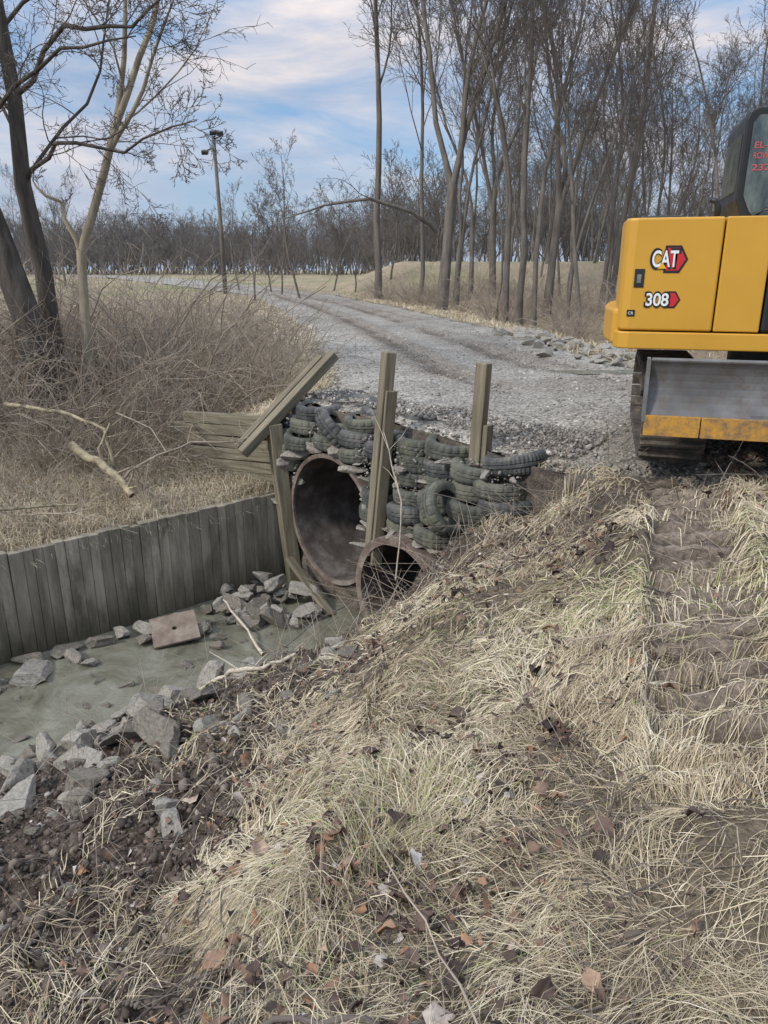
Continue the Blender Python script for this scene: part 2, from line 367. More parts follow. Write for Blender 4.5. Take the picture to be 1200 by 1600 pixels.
# stream
w=MB()
vs=[w_st(s,t,-3.9) for s,t in ((-.35,-1.08),(-.35,2.2),(12,2.2),(12,-1.08))]
w.add(vs,[(0,1,2,3)]); kind(w.obj('stream_water',M['water']),'structure')
w=MB(); pc=(3.35,11.3); zz_=H0(*pc)+.022
ring=[(pc[0]+.75*math.cos(a)*(1+.2*math.sin(3*a)),pc[1]+.30*math.sin(a)*(1+.25*math.sin(2*a+1)),zz_) for a in [i*math.pi/16 for i in range(32)]]
w.add(ring,[tuple(range(32))]); kind(w.obj('puddle_water',M['water']),'structure')
# ---------------------------------------------------------------- retaining wall
w=MB(); s=.14; vr=[]
while s<11:
    wd=.10+.045*random.random(); jt=random.uniform(-.008,.008)
    c=w_st(s+wd/2,-1.10+jt,-3.5+random.uniform(-.016,.012))
    Mx=Matrix.Rotation(math.atan2(-.66,-.75),3,'Z')@Matrix.Rotation(random.uniform(-.006,.006),3,'Y')
    w.box(c,(wd-.004,.11,1.56),Mx); s+=wd; vr+=[random.random()]*8
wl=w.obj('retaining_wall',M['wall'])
at=wl.data.attributes.new('var','FLOAT','POINT'); at.data.foreach_set('value',vr)
mm_=wl.modifiers.new('bevel','BEVEL'); mm_.width=.004; mm_.segments=1
top(wl,"weathered vertical timber retaining wall along the muddy stream","retaining wall")
w=MB(); a0=Vector((-1.34,9.26,0)); a1=Vector((-3.15,10.24,0)); dv=(a1-a0); L=dv.length; an=math.atan2(dv.y,dv.x)
for i in range(6):
    z=-2.62+i*.155; off=random.uniform(-.02,.02); sh=.14*i*random.uniform(.4,1)
    LL=L-sh; c=a0+dv*((LL/2)/L); nrm=Vector((-.476,-.879,0))*(.03+off)
    w.box(c+nrm+Vector((0,0,z)),(LL,.07,.142),Matrix.Rotation(an,3,'Z')@Matrix.Rotation(random.uniform(-.03,.04)+.03,3,'Y'))
top(w.obj('plank_wall',M['timber_h'],bevel=.008),"stacked horizontal weathered planks holding back the brushy bank","plank wall")
def post(name,base,tp,wx,wy,label,yaw=.7,mat='timber',cat='wooden post'):
    b0=Vector(base); t0=Vector(tp); d=t0-b0; L=d.length
    w=MB(); w.box((0,0,L/2),(wx,wy,L))
    o=w.obj(name,M[mat],bevel=.01)
    o.rotation_mode='QUATERNION'; o.rotation_quaternion=d.to_track_quat('Z','Y')@Matrix.Rotation(yaw,4,'Z').to_quaternion(); o.location=b0
    top(o,label,cat); return o
post('wooden_post',(-1.16,9.0,-3.95),(-1.36,9.05,-1.80),.19,.17,"short leaning mossy wooden post beside the large pipe")
pp=post('wooden_post',(-.14,7.60,-2.95),(.05,7.60,-.78),.12,.12,"tall weathered wooden post between the two pipes",yaw=.5)
w=MB(); w.box((-.09,-.02,.85),(.045,.12,1.9)); o=w.obj('side_board',M['timber'],pp,bevel=.006)
pp=post('wooden_post',(.84,6.98,-2.9),(.93,7.0,-.82),.12,.11,"mossy wooden post standing behind the stacked tyres")
w=MB(); w.box((-.09,-.02,.76),(.05,.12,1.5)); o=w.obj('side_board',M['timber'],pp,bevel=.006)
bm_=post('timber_beam',(-1.72,8.82,-2.12),(-.62,9.45,-1.0),.12,.12,"fallen weathered double timber beam leaning on the short post",yaw=.2,cat='timber beam')
w=MB(); w.box((.125,.01,.80),(.10,.11,1.55)); w.obj('side_board',M['timber'],bm_,bevel=.008)
post('timber_plank',(-.62,8.02,-3.90),(-1.20,8.75,-3.45),.12,.05,"loose wet plank lying on rubble by the pipe",yaw=.2,cat='plank')
# ---------------------------------------------------------------- pipes
def pipe(P,s_front,s_back,label,thk=.045):
    pt,pz,pr=P; root=bpy.data.objects.new('culvert_pipe',None); COL.objects.link(root); root.location=w_st(s_front,pt,pz-pr)
    def ringv(s,r,N=64):
        return [w_st(s,pt+r*math.cos(2*math.pi*i/N),pz+r*math.sin(2*math.pi*i/N))-root.location for i in range(N)]
    N=64; w=MB()
    rings=[ringv(s_back,pr),ringv(s_front-.03,pr),ringv(s_front,pr),ringv(s_front,pr-thk),ringv(s_front-.03,pr-thk)]
    vs=[v for r in rings for v in r]; fs=[]
    for a in range(len(rings)-1):
        for i in range(N): fs.append((a*N+i,a*N+(i+1)%N,(a+1)*N+(i+1)%N,(a+1)*N+i))
    w.add(vs,fs); w.obj('pipe_shell',M['rust'],root,smooth=False)
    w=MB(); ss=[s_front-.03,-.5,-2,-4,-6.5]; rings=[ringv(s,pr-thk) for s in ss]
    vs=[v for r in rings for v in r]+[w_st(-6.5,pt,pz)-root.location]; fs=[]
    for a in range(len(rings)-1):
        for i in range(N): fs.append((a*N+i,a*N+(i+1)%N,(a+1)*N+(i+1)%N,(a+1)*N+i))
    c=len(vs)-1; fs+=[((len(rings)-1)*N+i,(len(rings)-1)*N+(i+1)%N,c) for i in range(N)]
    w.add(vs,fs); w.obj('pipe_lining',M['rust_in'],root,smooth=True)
    top(root,label,'culvert pipe'); return root
pipe(P1,.17,-7,"large rusted steel culvert pipe opening under the gravel road",thk=.05)
pipe(P2,.38,-7,"smaller rusted culvert pipe half buried in the bank",thk=.09)
# ---------------------------------------------------------------- tyres
prof=[(.300,-.060),(.304,-.028),(.294,-.024),(.294,-.014),(.304,-.010),(.304,.010),(.294,.014),(.294,.024),(.304,.028),(.300,.060),(.288,.080),(.255,.094),(.225,.092),(.195,.078),(.188,.070),(.205,.060),(.250,.065),(.278,.045),(.284,0),(.278,-.045),(.250,-.065),(.205,-.060),(.188,-.070),(.195,-.078),(.225,-.092),(.255,-.094),(.288,-.080)]
def tyre_mesh(nm,mat,sc=1.0,N=72,lug=3):
    V=[];Fs=[]; K=len(prof)
    for i in range(N):
        a=2*math.pi*i/N
        for (r,z) in prof:
            if r>.285 and abs(z)>.02 and i%lug==0: r-=.010
            V.append((r*sc*math.cos(a),r*sc*math.sin(a),z*sc*(1+.08*math.sin(2*a+sc*9))))
    for i in range(N):
        for k_ in range(K):
            Fs.append((i*K+k_,((i+1)%N)*K+k_,((i+1)%N)*K+(k_+1)%K,i*K+(k_+1)%K))
    me=bpy.data.meshes.new(nm); me.from_pydata(V,[],Fs); me.materials.append(mat)
    import bmesh
    bm=bmesh.new(); bm.from_mesh(me); bmesh.ops.recalc_face_normals(bm,faces=bm.faces); bm.to_mesh(me); bm.free()
    return me
TM=[tyre_mesh('tyre',M['rubber'],.98),tyre_mesh('tyre',M['rubber_moss'],.95),tyre_mesh('tyre',M['rubber'],1.03,96,2),tyre_mesh('tyre',M['rubber_moss'],.91,80,4)]
def tyre(s,t,z,rx=0,ry=0,mi=None,label=None):
    mi=mi if mi is not None else random.choice([0,0,1,2,3])
    o=bpy.data.objects.new('tyre',TM[mi]); COL.objects.link(o); o.location=w_st(s,t,z)
    o.rotation_euler=(rx+random.uniform(-.07,.07),ry+random.uniform(-.07,.07),random.uniform(0,6.28))
    top(o,label or ("moss stained old car tyre stacked in the embankment wall" if mi in(1,3) else "black worn car tyre stacked in the embankment wall"),'tyre','old tyres stacked as a retaining wall above the pipes')
for (t,z0,n_) in ((-1.0,-2.12,3),(-.54,-1.97,3),(-.06,-1.91,2),(.38,-1.98,3)):
    for i in range(n_): tyre(-.01+random.uniform(-.05,.05)-i*.05,t+random.uniform(-.07,.07),z0+.170*i,mi=None if i else 1)
for (t,z0,n_,so_) in ((.84,-2.54,6,-.01),(1.27,-2.58,6,.03),(1.70,-2.54,6,.03),(2.12,-2.34,4,.02),(2.46,-2.10,2,-.03)):
    for i in range(n_): tyre(so_+random.uniform(-.05,.05)-i*.035,t+random.uniform(-.05,.05),z0+.168*i,mi=random.choice([1,0,3,1]) if i<4 else None)
for (t,z) in ((-.85,-1.64),(-.3,-1.60),(.3,-1.59),(.85,-1.62)):
    tyre(-.52+random.uniform(-.1,.1),t,z,random.uniform(-.25,.25),random.uniform(-.2,.2),0)
tyre(.34,2.05,-2.16,.95,-.6,3,"worn car tyre tipped on edge against the stack")
tyre(-.18,2.45,-1.72,.12,.1,2,"large tyre lying flat at the road edge")
tyre(.03,.0,-1.76,.75,-.5,0,"black tyre leaning on edge above the pipe")
# ---------------------------------------------------------------- rocks
import bmesh
def rock_mesh(seed,flat_=1.0,cuts=9):
    r=random.Random(seed); bm=bmesh.new(); bmesh.ops.create_icosphere(bm,subdivisions=4,radius=1)
    pl=[]
    for i in range(cuts):
        d=Vector((r.gauss(0,1),r.gauss(0,1),r.gauss(0,1))).normalized(); pl.append((d,r.uniform(.4,.75)))
    for v in bm.verts:
        for d,k in pl:
            q=v.co.dot(d)
            if q>k: v.co-=d*(q-k)
        v.co*=1+.035*math.sin(v.co.x*7+seed)+.03*math.sin(v.co.y*9+v.co.z*6)+r.uniform(-.014,.014)
        v.co.z*=flat_
    me=bpy.data.meshes.new('rock'); bm.to_mesh(me); bm.free(); return me
RK=[rock_mesh(i,f) for i,f in ((1,.5),(2,.65),(3,.4),(4,.8),(5,.35),(6,.6),(7,.7))]
RKD=[]
for r_ in RK:
    c=r_.copy(); r_.materials.append(M['concrete']); c.materials.append(M['stone_dirty']); RKD.append(c)
def rock(x,y,z,size,i=None,dirty=False,tilt=.35,group='broken concrete and rocks beside the stream',label=None):
    i=random.randrange(7) if i is None else i
    o=bpy.data.objects.new('rock',(RKD if dirty else RK)[i]); COL.objects.link(o); o.location=(x,y,z)
    o.rotation_euler=(random.uniform(-tilt,tilt),random.uniform(-tilt,tilt),random.uniform(0,6.28))
    o.scale=(size*random.uniform(.9,1.3),size*random.uniform(.6,.95),size*random.uniform(.7,1))
    top(o,label or ("muddy brown rock half sunk in the dirt bank" if dirty else "grey broken concrete chunk at the water edge"),'rock',group)
for x,y,sz,i in ((-3.55,6.65,.27,2),(-3.40,7.12,.2,4),(-3.1,7.3,.18,0),(-2.92,7.48,.13,1),(-2.72,7.62,.15,3),(-2.62,7.33,.12,1),(-3.06,6.85,.14,4),(-3.25,6.98,.16,0),(-3.9,6.45,.2,5),(-2.4,7.85,.12,1),(-2.1,8.1,.12,6),(-3.7,6.9,.16,3),(-4.1,6.2,.18,0)):
    rock(x,y,-3.86,sz,i,tilt=.2,dirty=random.random()<.35)
for k_ in range(54):
    a,b2=random.gauss(0,.42),random.gauss(0,.28)
    p=w_st(.95+a,-.50+b2*1.1,0); rock(p.x,p.y,-3.87+random.uniform(0,.16)*math.exp(-(a*a+b2*b2)*3),random.uniform(.08,.19),tilt=.5,dirty=random.random()<.45)
rock(-.95,8.0,-3.84,.28,4,label="flat grey concrete slab lying in the stream"); rock(-1.35,8.45,-3.66,.22,0); rock(-1.0,8.35,-3.7,.2,2); rock(-1.5,8.65,-3.68,.18,5)
for k_ in range(26):
    p=w_st(random.uniform(1.2,4.6),random.uniform(-.7,.6),0); rock(p.x,p.y,-3.91,random.uniform(.05,.12),tilt=.4,dirty=True,label="small wet stone breaking the shallow water")
for x,y,sz,i,d in ((-2.69,5.75,.25,3,0),(-2.27,5.95,.22,1,0),(-1.75,5.5,.24,6,0),(-1.85,5.1,.20,5,0),(-2.4,5.0,.22,1,0),(-1.55,4.4,.25,3,1),(-1.9,3.9,.18,5,1),(-2.3,3.9,.18,6,0),(-2.55,5.35,.19,0,1),(-1.45,5.9,.19,2,0),(-2.05,5.55,.2,5,0),(-2.9,5.2,.18,6,1),(-2.2,4.55,.18,6,0),(-1.2,6.4,.15,0,0),(-1.6,6.1,.16,3,0),(-1.72,4.85,.2,1,1),(-2.7,4.6,.18,3,0),(-1.35,4.9,.15,2,1),(-2.05,5.2,.17,6,0),(-2.5,5.65,.16,5,0),(-2.0,5.85,.15,3,0),(-2.9,4.9,.17,0,0),(-2.0,4.3,.15,3,0),(-1.75,3.6,.14,1,1),(-1.4,4.15,.17,0,1),(-2.35,5.4,.18,1,0),(-2.65,5.0,.17,3,0),(-1.9,4.7,.18,5,1),(-2.45,6.05,.18,5,0),(-1.95,6.25,.18,0,0),(-1.35,6.15,.15,5,0),(-1.0,6.6,.13,2,1),(-3.0,5.6,.18,1,0),(-2.2,5.25,.14,3,0),(-1.6,5.25,.15,1,0),(-2.55,4.8,.14,6,0),(-3.15,5.35,.17,3,0)):
    rock(x,y,H0(x,y)+sz*.30,sz,i,bool(d),tilt=.5)
for k_ in range(120):
    x=random.uniform(-2.9,-.1); y=random.uniform(2.2,6.8)
    s2,t2=st(x,y)
    if t2<.75 or t2>4.2: continue
    sz=random.uniform(.03,.11); rock(x,y,H0(x,y)+sz*.2,sz,dirty=random.random()<.6)
for k_ in range(70):
    y=random.uniform(12,20); x=float(xR(y))+random.gauss(.2,.35); sz=random.uniform(.09,.25)
    rock(x,y,H0(x,y)+.06,sz,group='rubble along the road edge',label="pale grey rubble stone at the edge of the road")
LS=[(.14,-.35,-2.0,.18),(.16,-.66,-2.15,.2),(.12,.15,-1.98,.15),(.14,.42,-2.12,.14),(.15,-.15,-1.95,.17),(.14,-.85,-2.3,.2),(.2,.8,-2.70,.13),(.2,1.5,-2.62,.14),(.2,1.05,-2.64,.12),(.08,.62,-2.4,.14),(.18,-.95,-2.55,.15),(.2,.66,-2.75,.13),(.2,.66,-2.95,.13),(.18,.70,-2.5,.12),(.2,1.85,-2.62,.14),(.22,-1.0,-2.8,.13),(.2,2.1,-2.5,.12),(.26,1.25,-2.62,.11),(.28,1.65,-2.62,.12),(.1,-.78,-2.5,.14),(.1,-.9,-3.1,.14),(.12,-.85,-3.4,.15),(.12,.8,-3.2,.12)]
for k_ in range(34): LS.append((random.uniform(.08,.22),random.uniform(.4,2.4),random.uniform(-2.6,-1.7),random.uniform(.05,.10)))
for (s2,t2,z2,sz) in LS:
    p=w_st(s2,t2,z2); rock(p.x,p.y,p.z,sz,random.choice([0,2,4]),label="flat grey stone slab wedged above the pipe")
w=MB(); N=20
outer=[]
for i in range(N):
    a=2*math.pi*(i+.5)/N; k_=.23/max(abs(math.cos(a)),abs(math.sin(a))); outer.append((k_*math.cos(a)*1.08,k_*math.sin(a)))
vs=[]
for z in(-.012,.012):
    vs+=[(x,y,z) for x,y in outer]+[(.028*math.cos(2*math.pi*(i+.5)/N),.028*math.sin(2*math.pi*(i+.5)/N),z) for i in range(N)]
fs=[]
for i in range(N):
    j=(i+1)%N
    fs+=[(i,j,N+j,N+i),(2*N+i,3*N+i,3*N+j,2*N+j),(i,2*N+i,2*N+j,j),(N+i,N+j,3*N+j,3*N+i)]
w.add(vs,fs); o=w.obj('steel_plate',M['plate'],loc=(-2.32,7.45,-3.78),rot=(.30,-.10,.35)); top(o,"rusty square steel plate with a hole propped on stones","steel plate")
# ---------------------------------------------------------------- tubes in numpy
def tube_np(acc,pts,rad,k):
    pts=np.asarray(pts,float); n=len(pts)
    t=np.empty_like(pts); t[1:-1]=pts[2:]-pts[:-2]; t[0]=pts[1]-pts[0]; t[-1]=pts[-1]-pts[-2]
    t/=np.linalg.norm(t,axis=1)[:,None]+1e-9
    ref=np.array([0,0,1.]) if abs(t[0,2])<.85 else np.array([1.,0,0])
    a=np.cross(t,ref); a/=np.linalg.norm(a,axis=1)[:,None]+1e-9; b_=np.cross(t,a)
    w=np.arange(k)*2*np.pi/k
    V=pts[:,None]+(a[:,None]*np.cos(w)[None,:,None]+b_[:,None]*np.sin(w)[None,:,None])*np.asarray(rad)[:,None,None]
    o=acc['n']; i=np.arange(n-1)[:,None]*k; j=np.arange(k)[None]; j2=(j+1)%k
    Fq=np.stack([i+j,i+j2,i+k+j2,i+k+j],-1).reshape(-1,4)+o
    acc['V'].append(V.reshape(-1,3)); acc['F'].append(Fq); acc['n']+=n*k
def newacc(): return {'V':[],'F':[],'n':0}
def accmesh(name,acc,smooth=True):
    return mesh_np(name,np.concatenate(acc['V']),np.concatenate(acc['F']),None,smooth)
NCH=[15,8,6,4]
def grow(A,B,p,d,L,r,lv,mx,R,nch=NCH,up=.06,wander=.13,pts=None,start=.3,sides=(9,6,4,3,3),minr=.004,spread=1.0,rf=1.0):
    n=(11,8,6,4,3)[lv]
    if pts is None:
        P=[np.array(p,float)]; dd=np.array(d,float); dd/=np.linalg.norm(dd)
        for i in range(n-1):
            dd=dd+R.normal(0,wander,3); dd[2]+=up; dd/=np.linalg.norm(dd)
            P.append(P[-1]+dd*L/(n-1))
        P=np.array(P)
    else:
        P=np.array(pts,float); n=len(P); L=np.linalg.norm(np.diff(P,axis=0),axis=1).sum()
    q=np.linspace(0,1,n); rad=r*((1-q)**.8*.82+.18); rad=np.maximum(rad,minr*.6)
    if lv==0 and pts is None: rad[0]*=1.35
    tube_np(A if lv<=1 else B,P,rad,sides[lv])
    if lv>=mx: return
    nc=max(1,int(nch[lv]*R.uniform(.8,1.2)))
    for c in range(nc):
        f=start+(1-start)*((c+R.uniform(.1,.9))/nc) if lv==0 else .18+.8*((c+R.uniform(0,1))/nc)
        x=f*(n-1); i=min(int(x),n-2); u=x-i; pos=P[i]*(1-u)+P[i+1]*u; td=P[i+1]-P[i]; td/=np.linalg.norm(td)
        rv=R.normal(0,1,3); rv-=td*rv.dot(td); rv/=np.linalg.norm(rv)
        ang=R.uniform(.45,.95)*spread if lv else R.uniform(.4,.85)*spread
        cd=td*math.cos(ang)+rv*math.sin(ang)
        rr=(r*((1-f)**.8*.82+.18))*R.uniform(.36,.60)*(rf if lv==0 else 1)
        cl=L*(R.uniform(.25,.45)*(1.25-f*.75) if lv==0 else R.uniform(.35,.6)*(1.15-f*.6))
        grow(A,B,pos,cd,cl,max(rr,minr),lv+1,mx,R,nch,up,wander*1.15,None,start,sides,minr,spread,rf)
def make_tree_meshes(seed,Hh,r,mx=4,nch=NCH,barkm='bark_far',start=.3,minr=.006,spread=1.0,up=.06,forks=0):
    R=np.random.default_rng(seed); A=newacc();B=newacc()
    if forks:
        fp=Hh*R.uniform(.12,.3)
        tube_np(A,[(0,0,-.3),(R.normal(0,.05),0,fp*.5),(0,0,fp)],[r*1.35,r*1.02,r],10)
        for i in range(forks):
            an=.3+i*2*math.pi/forks+R.normal(0,.3); tl=R.uniform(.10,.34)
            grow(A,B,(0,0,fp*.95),(math.cos(an)*tl,math.sin(an)*tl,1),(Hh-fp)*R.uniform(.75,1.05),r*R.uniform(.55,.75),0,mx,R,[int(nch[0]*.75)]+list(nch[1:]),up,.10,None,.25,minr=minr,spread=spread,rf=.8)
    else:
        grow(A,B,(0,0,-.3),(R.normal(0,.06),R.normal(0,.06),1),Hh,r,0,mx,R,nch,up,.08,None,start,minr=minr,spread=spread,rf=.75)
    a=accmesh('trunk',A); b_=accmesh('crown',B); a.materials.append(M[barkm]); b_.materials.append(M['twig']); return a,b_
def place_tree(ms,x,y,sc,rot,label,group=None,z=None,nm='bare_tree'):
    root=bpy.data.objects.new(nm,None); COL.objects.link(root)
    root.location=(x,y,(H0(x,y) if z is None else z)); root.rotation_euler=(random.uniform(-.06,.06),random.uniform(-.06,.06),rot); root.scale=(sc*random.uniform(.85,1.1),sc,sc*random.uniform(.9,1.1))
    for n_,me in zip(('trunk','crown'),ms):
        o=bpy.data.objects.new(n_,me); COL.objects.link(o); o.parent=root
    top(root,label,'tree',group); return root
FN=[14,8,6,3]
FT=[make_tree_meshes(11,14,.125,4,FN,start=.42,spread=.9,minr=.009),make_tree_meshes(12,15,.14,4,FN,start=.3,forks=2,spread=.8,minr=.009),
    make_tree_meshes(13,13,.09,4,FN,start=.4,spread=.95,minr=.009),make_tree_meshes(14,15,.155,4,FN,forks=3,spread=.8,minr=.009),
    make_tree_meshes(15,12,.07,4,[12,7,5,3],start=.45,spread=1.0,minr=.009),make_tree_meshes(16,14,.105,4,FN,forks=2,spread=.9,start=.25,minr=.009),
    make_tree_meshes(17,17,.23,4,[15,8,6,3],forks=3,spread=.9,minr=.010),make_tree_meshes(18,11,.065,4,[11,7,5,3],start=.3,spread=1.0,minr=.009),make_tree_meshes(19,13,.10,4,FN,start=.38,spread=1.05,minr=.009)]
SMT=[make_tree_meshes(21,7,.065,4,[12,7,5,3],start=.15,spread=1.15,minr=.009),make_tree_meshes(22,6.5,.055,4,[12,7,5,3],start=.12,spread=1.15,forks=2,minr=.009)]
def X_(px,y): return (px-600)/1164*(y*.951+.35)
G='bare woodland trees beside the gravel road'
for px,y,v_,sc,rot in ((590,40,0,1.45,.5),(655,38,2,1.3,2),(690,32,6,1.0,0.4),(713,35,1,1.05,3.2),(735,38,5,1.05,.7),(790,28,5,.98,1.4),(812,27,0,1.05,4),(835,26.5,8,.98,5),(855,30,3,.95,1),(905,25,2,.9,1.9),(770,40,3,1.05,5)):
    place_tree(FT[v_],X_(px,y),y,sc,rot,"tall bare deciduous tree with a grey trunk and forking limbs",G)
for px,y,v_,sc,rot in ((470,42,0,1.0,1),(440,46,1,.95,2.2),(520,50,0,.9,4),(398,38,1,.85,5),(555,44,1,.8,3),(610,46,0,1.0,3),(375,52,0,.9,.6),(425,50,0,.8,2)):
    place_tree(SMT[v_],X_(px,y),y,sc,rot,"small slender bare tree with fine spreading twigs",'young bare trees near the field edge')
cnt=0
while cnt<82:
    y=random.uniform(24,78); px=random.uniform(735,1330); x=X_(px,y)
    if x<xR(y)+1.5: continue
    if px<790 and random.random()<.4: continue
    if y<38 and random.random()<.6: continue
    place_tree(FT[random.choice([0,2,4,7,0,8,2,8,5,1])],x,y,random.uniform(.6,1.1)*(.85+.15*min(1,(px-735)/150)),random.uniform(0,6.28),"bare woodland tree among dense grey brown trunks",G); cnt+=1
place_tree(FT[3],X_(103,58),58,.52,1,"dark bushy bare tree standing in the field")
place_tree(FT[1],X_(40,50),50,.5,3,"dark bushy bare tree standing in the field")
def hero(label,trunks,nch,seed,bark='bark',minr=.006,spread=1.1,mx=4):
    A=newacc();B=newacc();R=np.random.default_rng(seed)
    base=np.array(trunks[0][0][0])
    for P,r,nc,stt in trunks:
        P=np.array(P,float)-base
        q=np.linspace(0,len(P)-1,len(P)*3-2); P2=np.stack([np.interp(q,np.arange(len(P)),P[:,i]) for i in range(3)],1)
        P2[1:-1]+=R.normal(0,.03,P2[1:-1].shape)
        grow(A,B,None,None,None,r,0,mx,R,[nc]+list(nch),.02,.16,P2,stt,minr=minr,spread=spread,rf=.62)
    root=bpy.data.objects.new('bare_tree',None); COL.objects.link(root); root.location=base
    link('trunk',accmesh('trunk',A),M[bark],root); link('crown',accmesh('crown',B),M['twig'],root)
    top(root,label,'tree'); return root
hero("large leaning dark barked bare tree above the brushy bank",[([(-4.95,11,-2.6),(-5.1,11,-.8),(-5.5,11,1.2),(-6.2,11,4),(-6.7,11,8)],.25,9,.55),([(-5.45,11,1.2),(-4.9,10.6,2.0),(-3.9,10.2,2.5),(-2.9,10,2.6)],.04,8,.2)],(7,6,4),31,minr=.0045)
hero("tall straight grey barked bare tree beside the bank",[([(-4.98,11.6,-2.5),(-5.10,11.6,0),(-5.2,11.6,3.4),(-5.0,11.6,8)],.165,10,.4),([(-5.1,11.6,1.2),(-4.4,11.1,1.6),(-3.4,10.6,1.5),(-2.3,10.2,1.75)],.035,9,.2),([(-5.1,11.6,2.3),(-4.2,11.2,3.0),(-3.2,10.8,2.9),(-2.4,10.4,3.3)],.04,9,.2)],(7,6,4),32,minr=.0045)
hero("slender forked bare tree with pale peeling bark",[([(-4.5,11.4,-2.5),(-4.42,11.5,.2),(-3.74,11.5,1.87),(-3.15,11.6,3.2),(-2.5,11.6,5.2)],.080,7,.45),([(-3.78,11.5,1.75),(-3.4,11.5,3.2),(-3.3,11.4,5)],.045,5,.3),([(-3.9,11.5,1.5),(-3.2,11.2,2.3),(-2.6,11,3.4)],.04,7,.3),([(-4.42,11.5,.2),(-4.6,11.4,.9),(-4.9,11.3,1.2)],.04,3,.4)],(6,5,4),33,'bark_pale',.0045)
hero("low arching dead limb hanging from a woodland tree",[([(2.2,33,1.5),(1.2,32.5,2.2),(-.5,32,2.7),(-2.4,31.8,2.4),(-4,31.6,1.9)],.10,5,.4)],(4,3,2),34,'bark_far',.008)
def merged(name,spec,seed):
    R=np.random.default_rng(seed); vs=[];fs=[];off=0; base=[]
    for sd in range(1,8):
        A=newacc();RR=np.random.default_rng(100+sd+seed)
        fk=2 if sd%2 else 1
        for i in range(fk): grow(A,A,(0,0,-.5),(RR.normal(0,.12*fk),RR.normal(0,.12*fk),1),9*RR.uniform(.7,1.05),.09,0,3,RR,[13,7,4],.07,.11,None,.15,sides=(4,3,3,3,3),minr=.016,spread=RR.uniform(.8,1.1))
        base.append((np.concatenate(A['V']),np.concatenate(A['F'])))
    for (x,y,sc) in spec:
        V,F_=base[R.integers(7)]; a=R.uniform(0,6.28); c,s_2=math.cos(a),math.sin(a); ws=R.uniform(.9,1.5)
        W=V*sc*np.array([ws,ws,1]); W=np.stack([W[:,0]*c-W[:,1]*s_2,W[:,0]*s_2+W[:,1]*c,W[:,2]],1)+np.array([x,y,float(H(np.array([x]),np.array([y]),False)[0])])
        vs.append(W); fs.append(F_+off); off+=len(V)
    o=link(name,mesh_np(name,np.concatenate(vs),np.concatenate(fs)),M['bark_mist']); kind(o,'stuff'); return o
sp=[]
for i in range(520):
    y=random.uniform(105,165); x=random.uniform(-88,14); sp.append((x,y,random.uniform(.6,1.15)*(1+.22*math.sin(x*.13)*math.sin(x*.31+1))*(y/125)))
for i in range(190):
    y=random.uniform(78,108); sp.append((random.uniform(-1,66),y,random.uniform(.7,1.4)))
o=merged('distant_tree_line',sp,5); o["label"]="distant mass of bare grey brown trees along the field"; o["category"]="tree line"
root=bpy.data.objects.new('light_pole',None); COL.objects.link(root); xx=X_(352,48); root.location=(xx,48,H0(xx,48)-.1)
w=MB(); w.tube([(0,0,0),(-.03,0,4),(-.12,0,8.9)],[.14,.12,.09],10); w.obj('pole',M['bark_far'],root,smooth=True)
w=MB(); w.tube([(-.12,0,8.75),(.3,-.1,8.92)],.035,6); w.tube([(-.10,0,8.3),(-.65,-.1,8.15)],.035,6); w.obj('bracket',M['black'],root)
for (a,b2,c) in ((.3,-.2,9.05),(-.1,-.2,9.08),(-.65,-.2,8.05)):
    w=MB(); w.box((a,b2,c),(.36,.3,.22),Matrix.Rotation(.4,3,'X')); w.box((a,b2-.14,c-.06),(.3,.05,.17),Matrix.Rotation(.4,3,'X')); w.obj('floodlight',M['black'],root,bevel=.02)
top(root,"tall wooden pole with floodlights on top","light pole")
# ---------------------------------------------------------------- shrubs
def shrub_mesh(seed,n,hmin,hmax,rad=.006):
    R=np.random.default_rng(seed); A=newacc()
    for i in range(n):
        a=R.uniform(0,6.28); d=R.uniform(0,.6); p=np.array([d*math.cos(a),d*math.sin(a),-.1]); tl=R.uniform(.1,1.2); L=R.uniform(hmin,hmax)
        dd=np.array([math.cos(a)*tl,math.sin(a)*tl,1.]); dd/=np.linalg.norm(dd); P=[p]
        for k_ in range(6):
            dd=dd+R.normal(0,.21,3)+np.array([math.cos(a)*.05,math.sin(a)*.05,-.09]); dd/=np.linalg.norm(dd); P.append(P[-1]+dd*L/6)
        P=np.array(P); r1=rad*R.uniform(.7,1.8); tube_np(A,P,np.linspace(r1*1.3,r1*.35,7),3)
        for c in range(R.integers(3,8)):
            i0=R.integers(1,6); td=P[i0]-P[i0-1]; td/=np.linalg.norm(td); cd=td+R.normal(0,.6,3); cd/=np.linalg.norm(cd); l=L*R.uniform(.15,.42)
            q=P[i0]; m1=q+cd*l*.5; m2=m1+(cd+R.normal(0,.3,3)+np.array([0,0,-.1]))*l*.5
            tube_np(A,[q,m1,m2],[rad*.5,rad*.4,rad*.25],3)
    me=accmesh('shrub',A,False); me.materials.append(M['brush']); return me
SH=[shrub_mesh(1,36,1.0,2.2,.0068),shrub_mesh(2,32,.8,1.9,.0065),shrub_mesh(3,42,.7,1.6),shrub_mesh(4,26,1.4,2.7,.008)]
def shrub(x,y,sc,i=None,label="leafless tangled thicket shrub with grey tan stems",group='tangled brush on the bank'):
    o=bpy.data.objects.new('shrub',SH[random.randrange(4) if i is None else i]); COL.objects.link(o)
    o.location=(x,y,H0(x,y)); o.rotation_euler=(random.uniform(-.2,.2),random.uniform(-.2,.2),random.uniform(0,6.28)); o.scale=(sc,sc,sc*random.uniform(.85,1.15))
    top(o,label,'shrub',group)
c=0
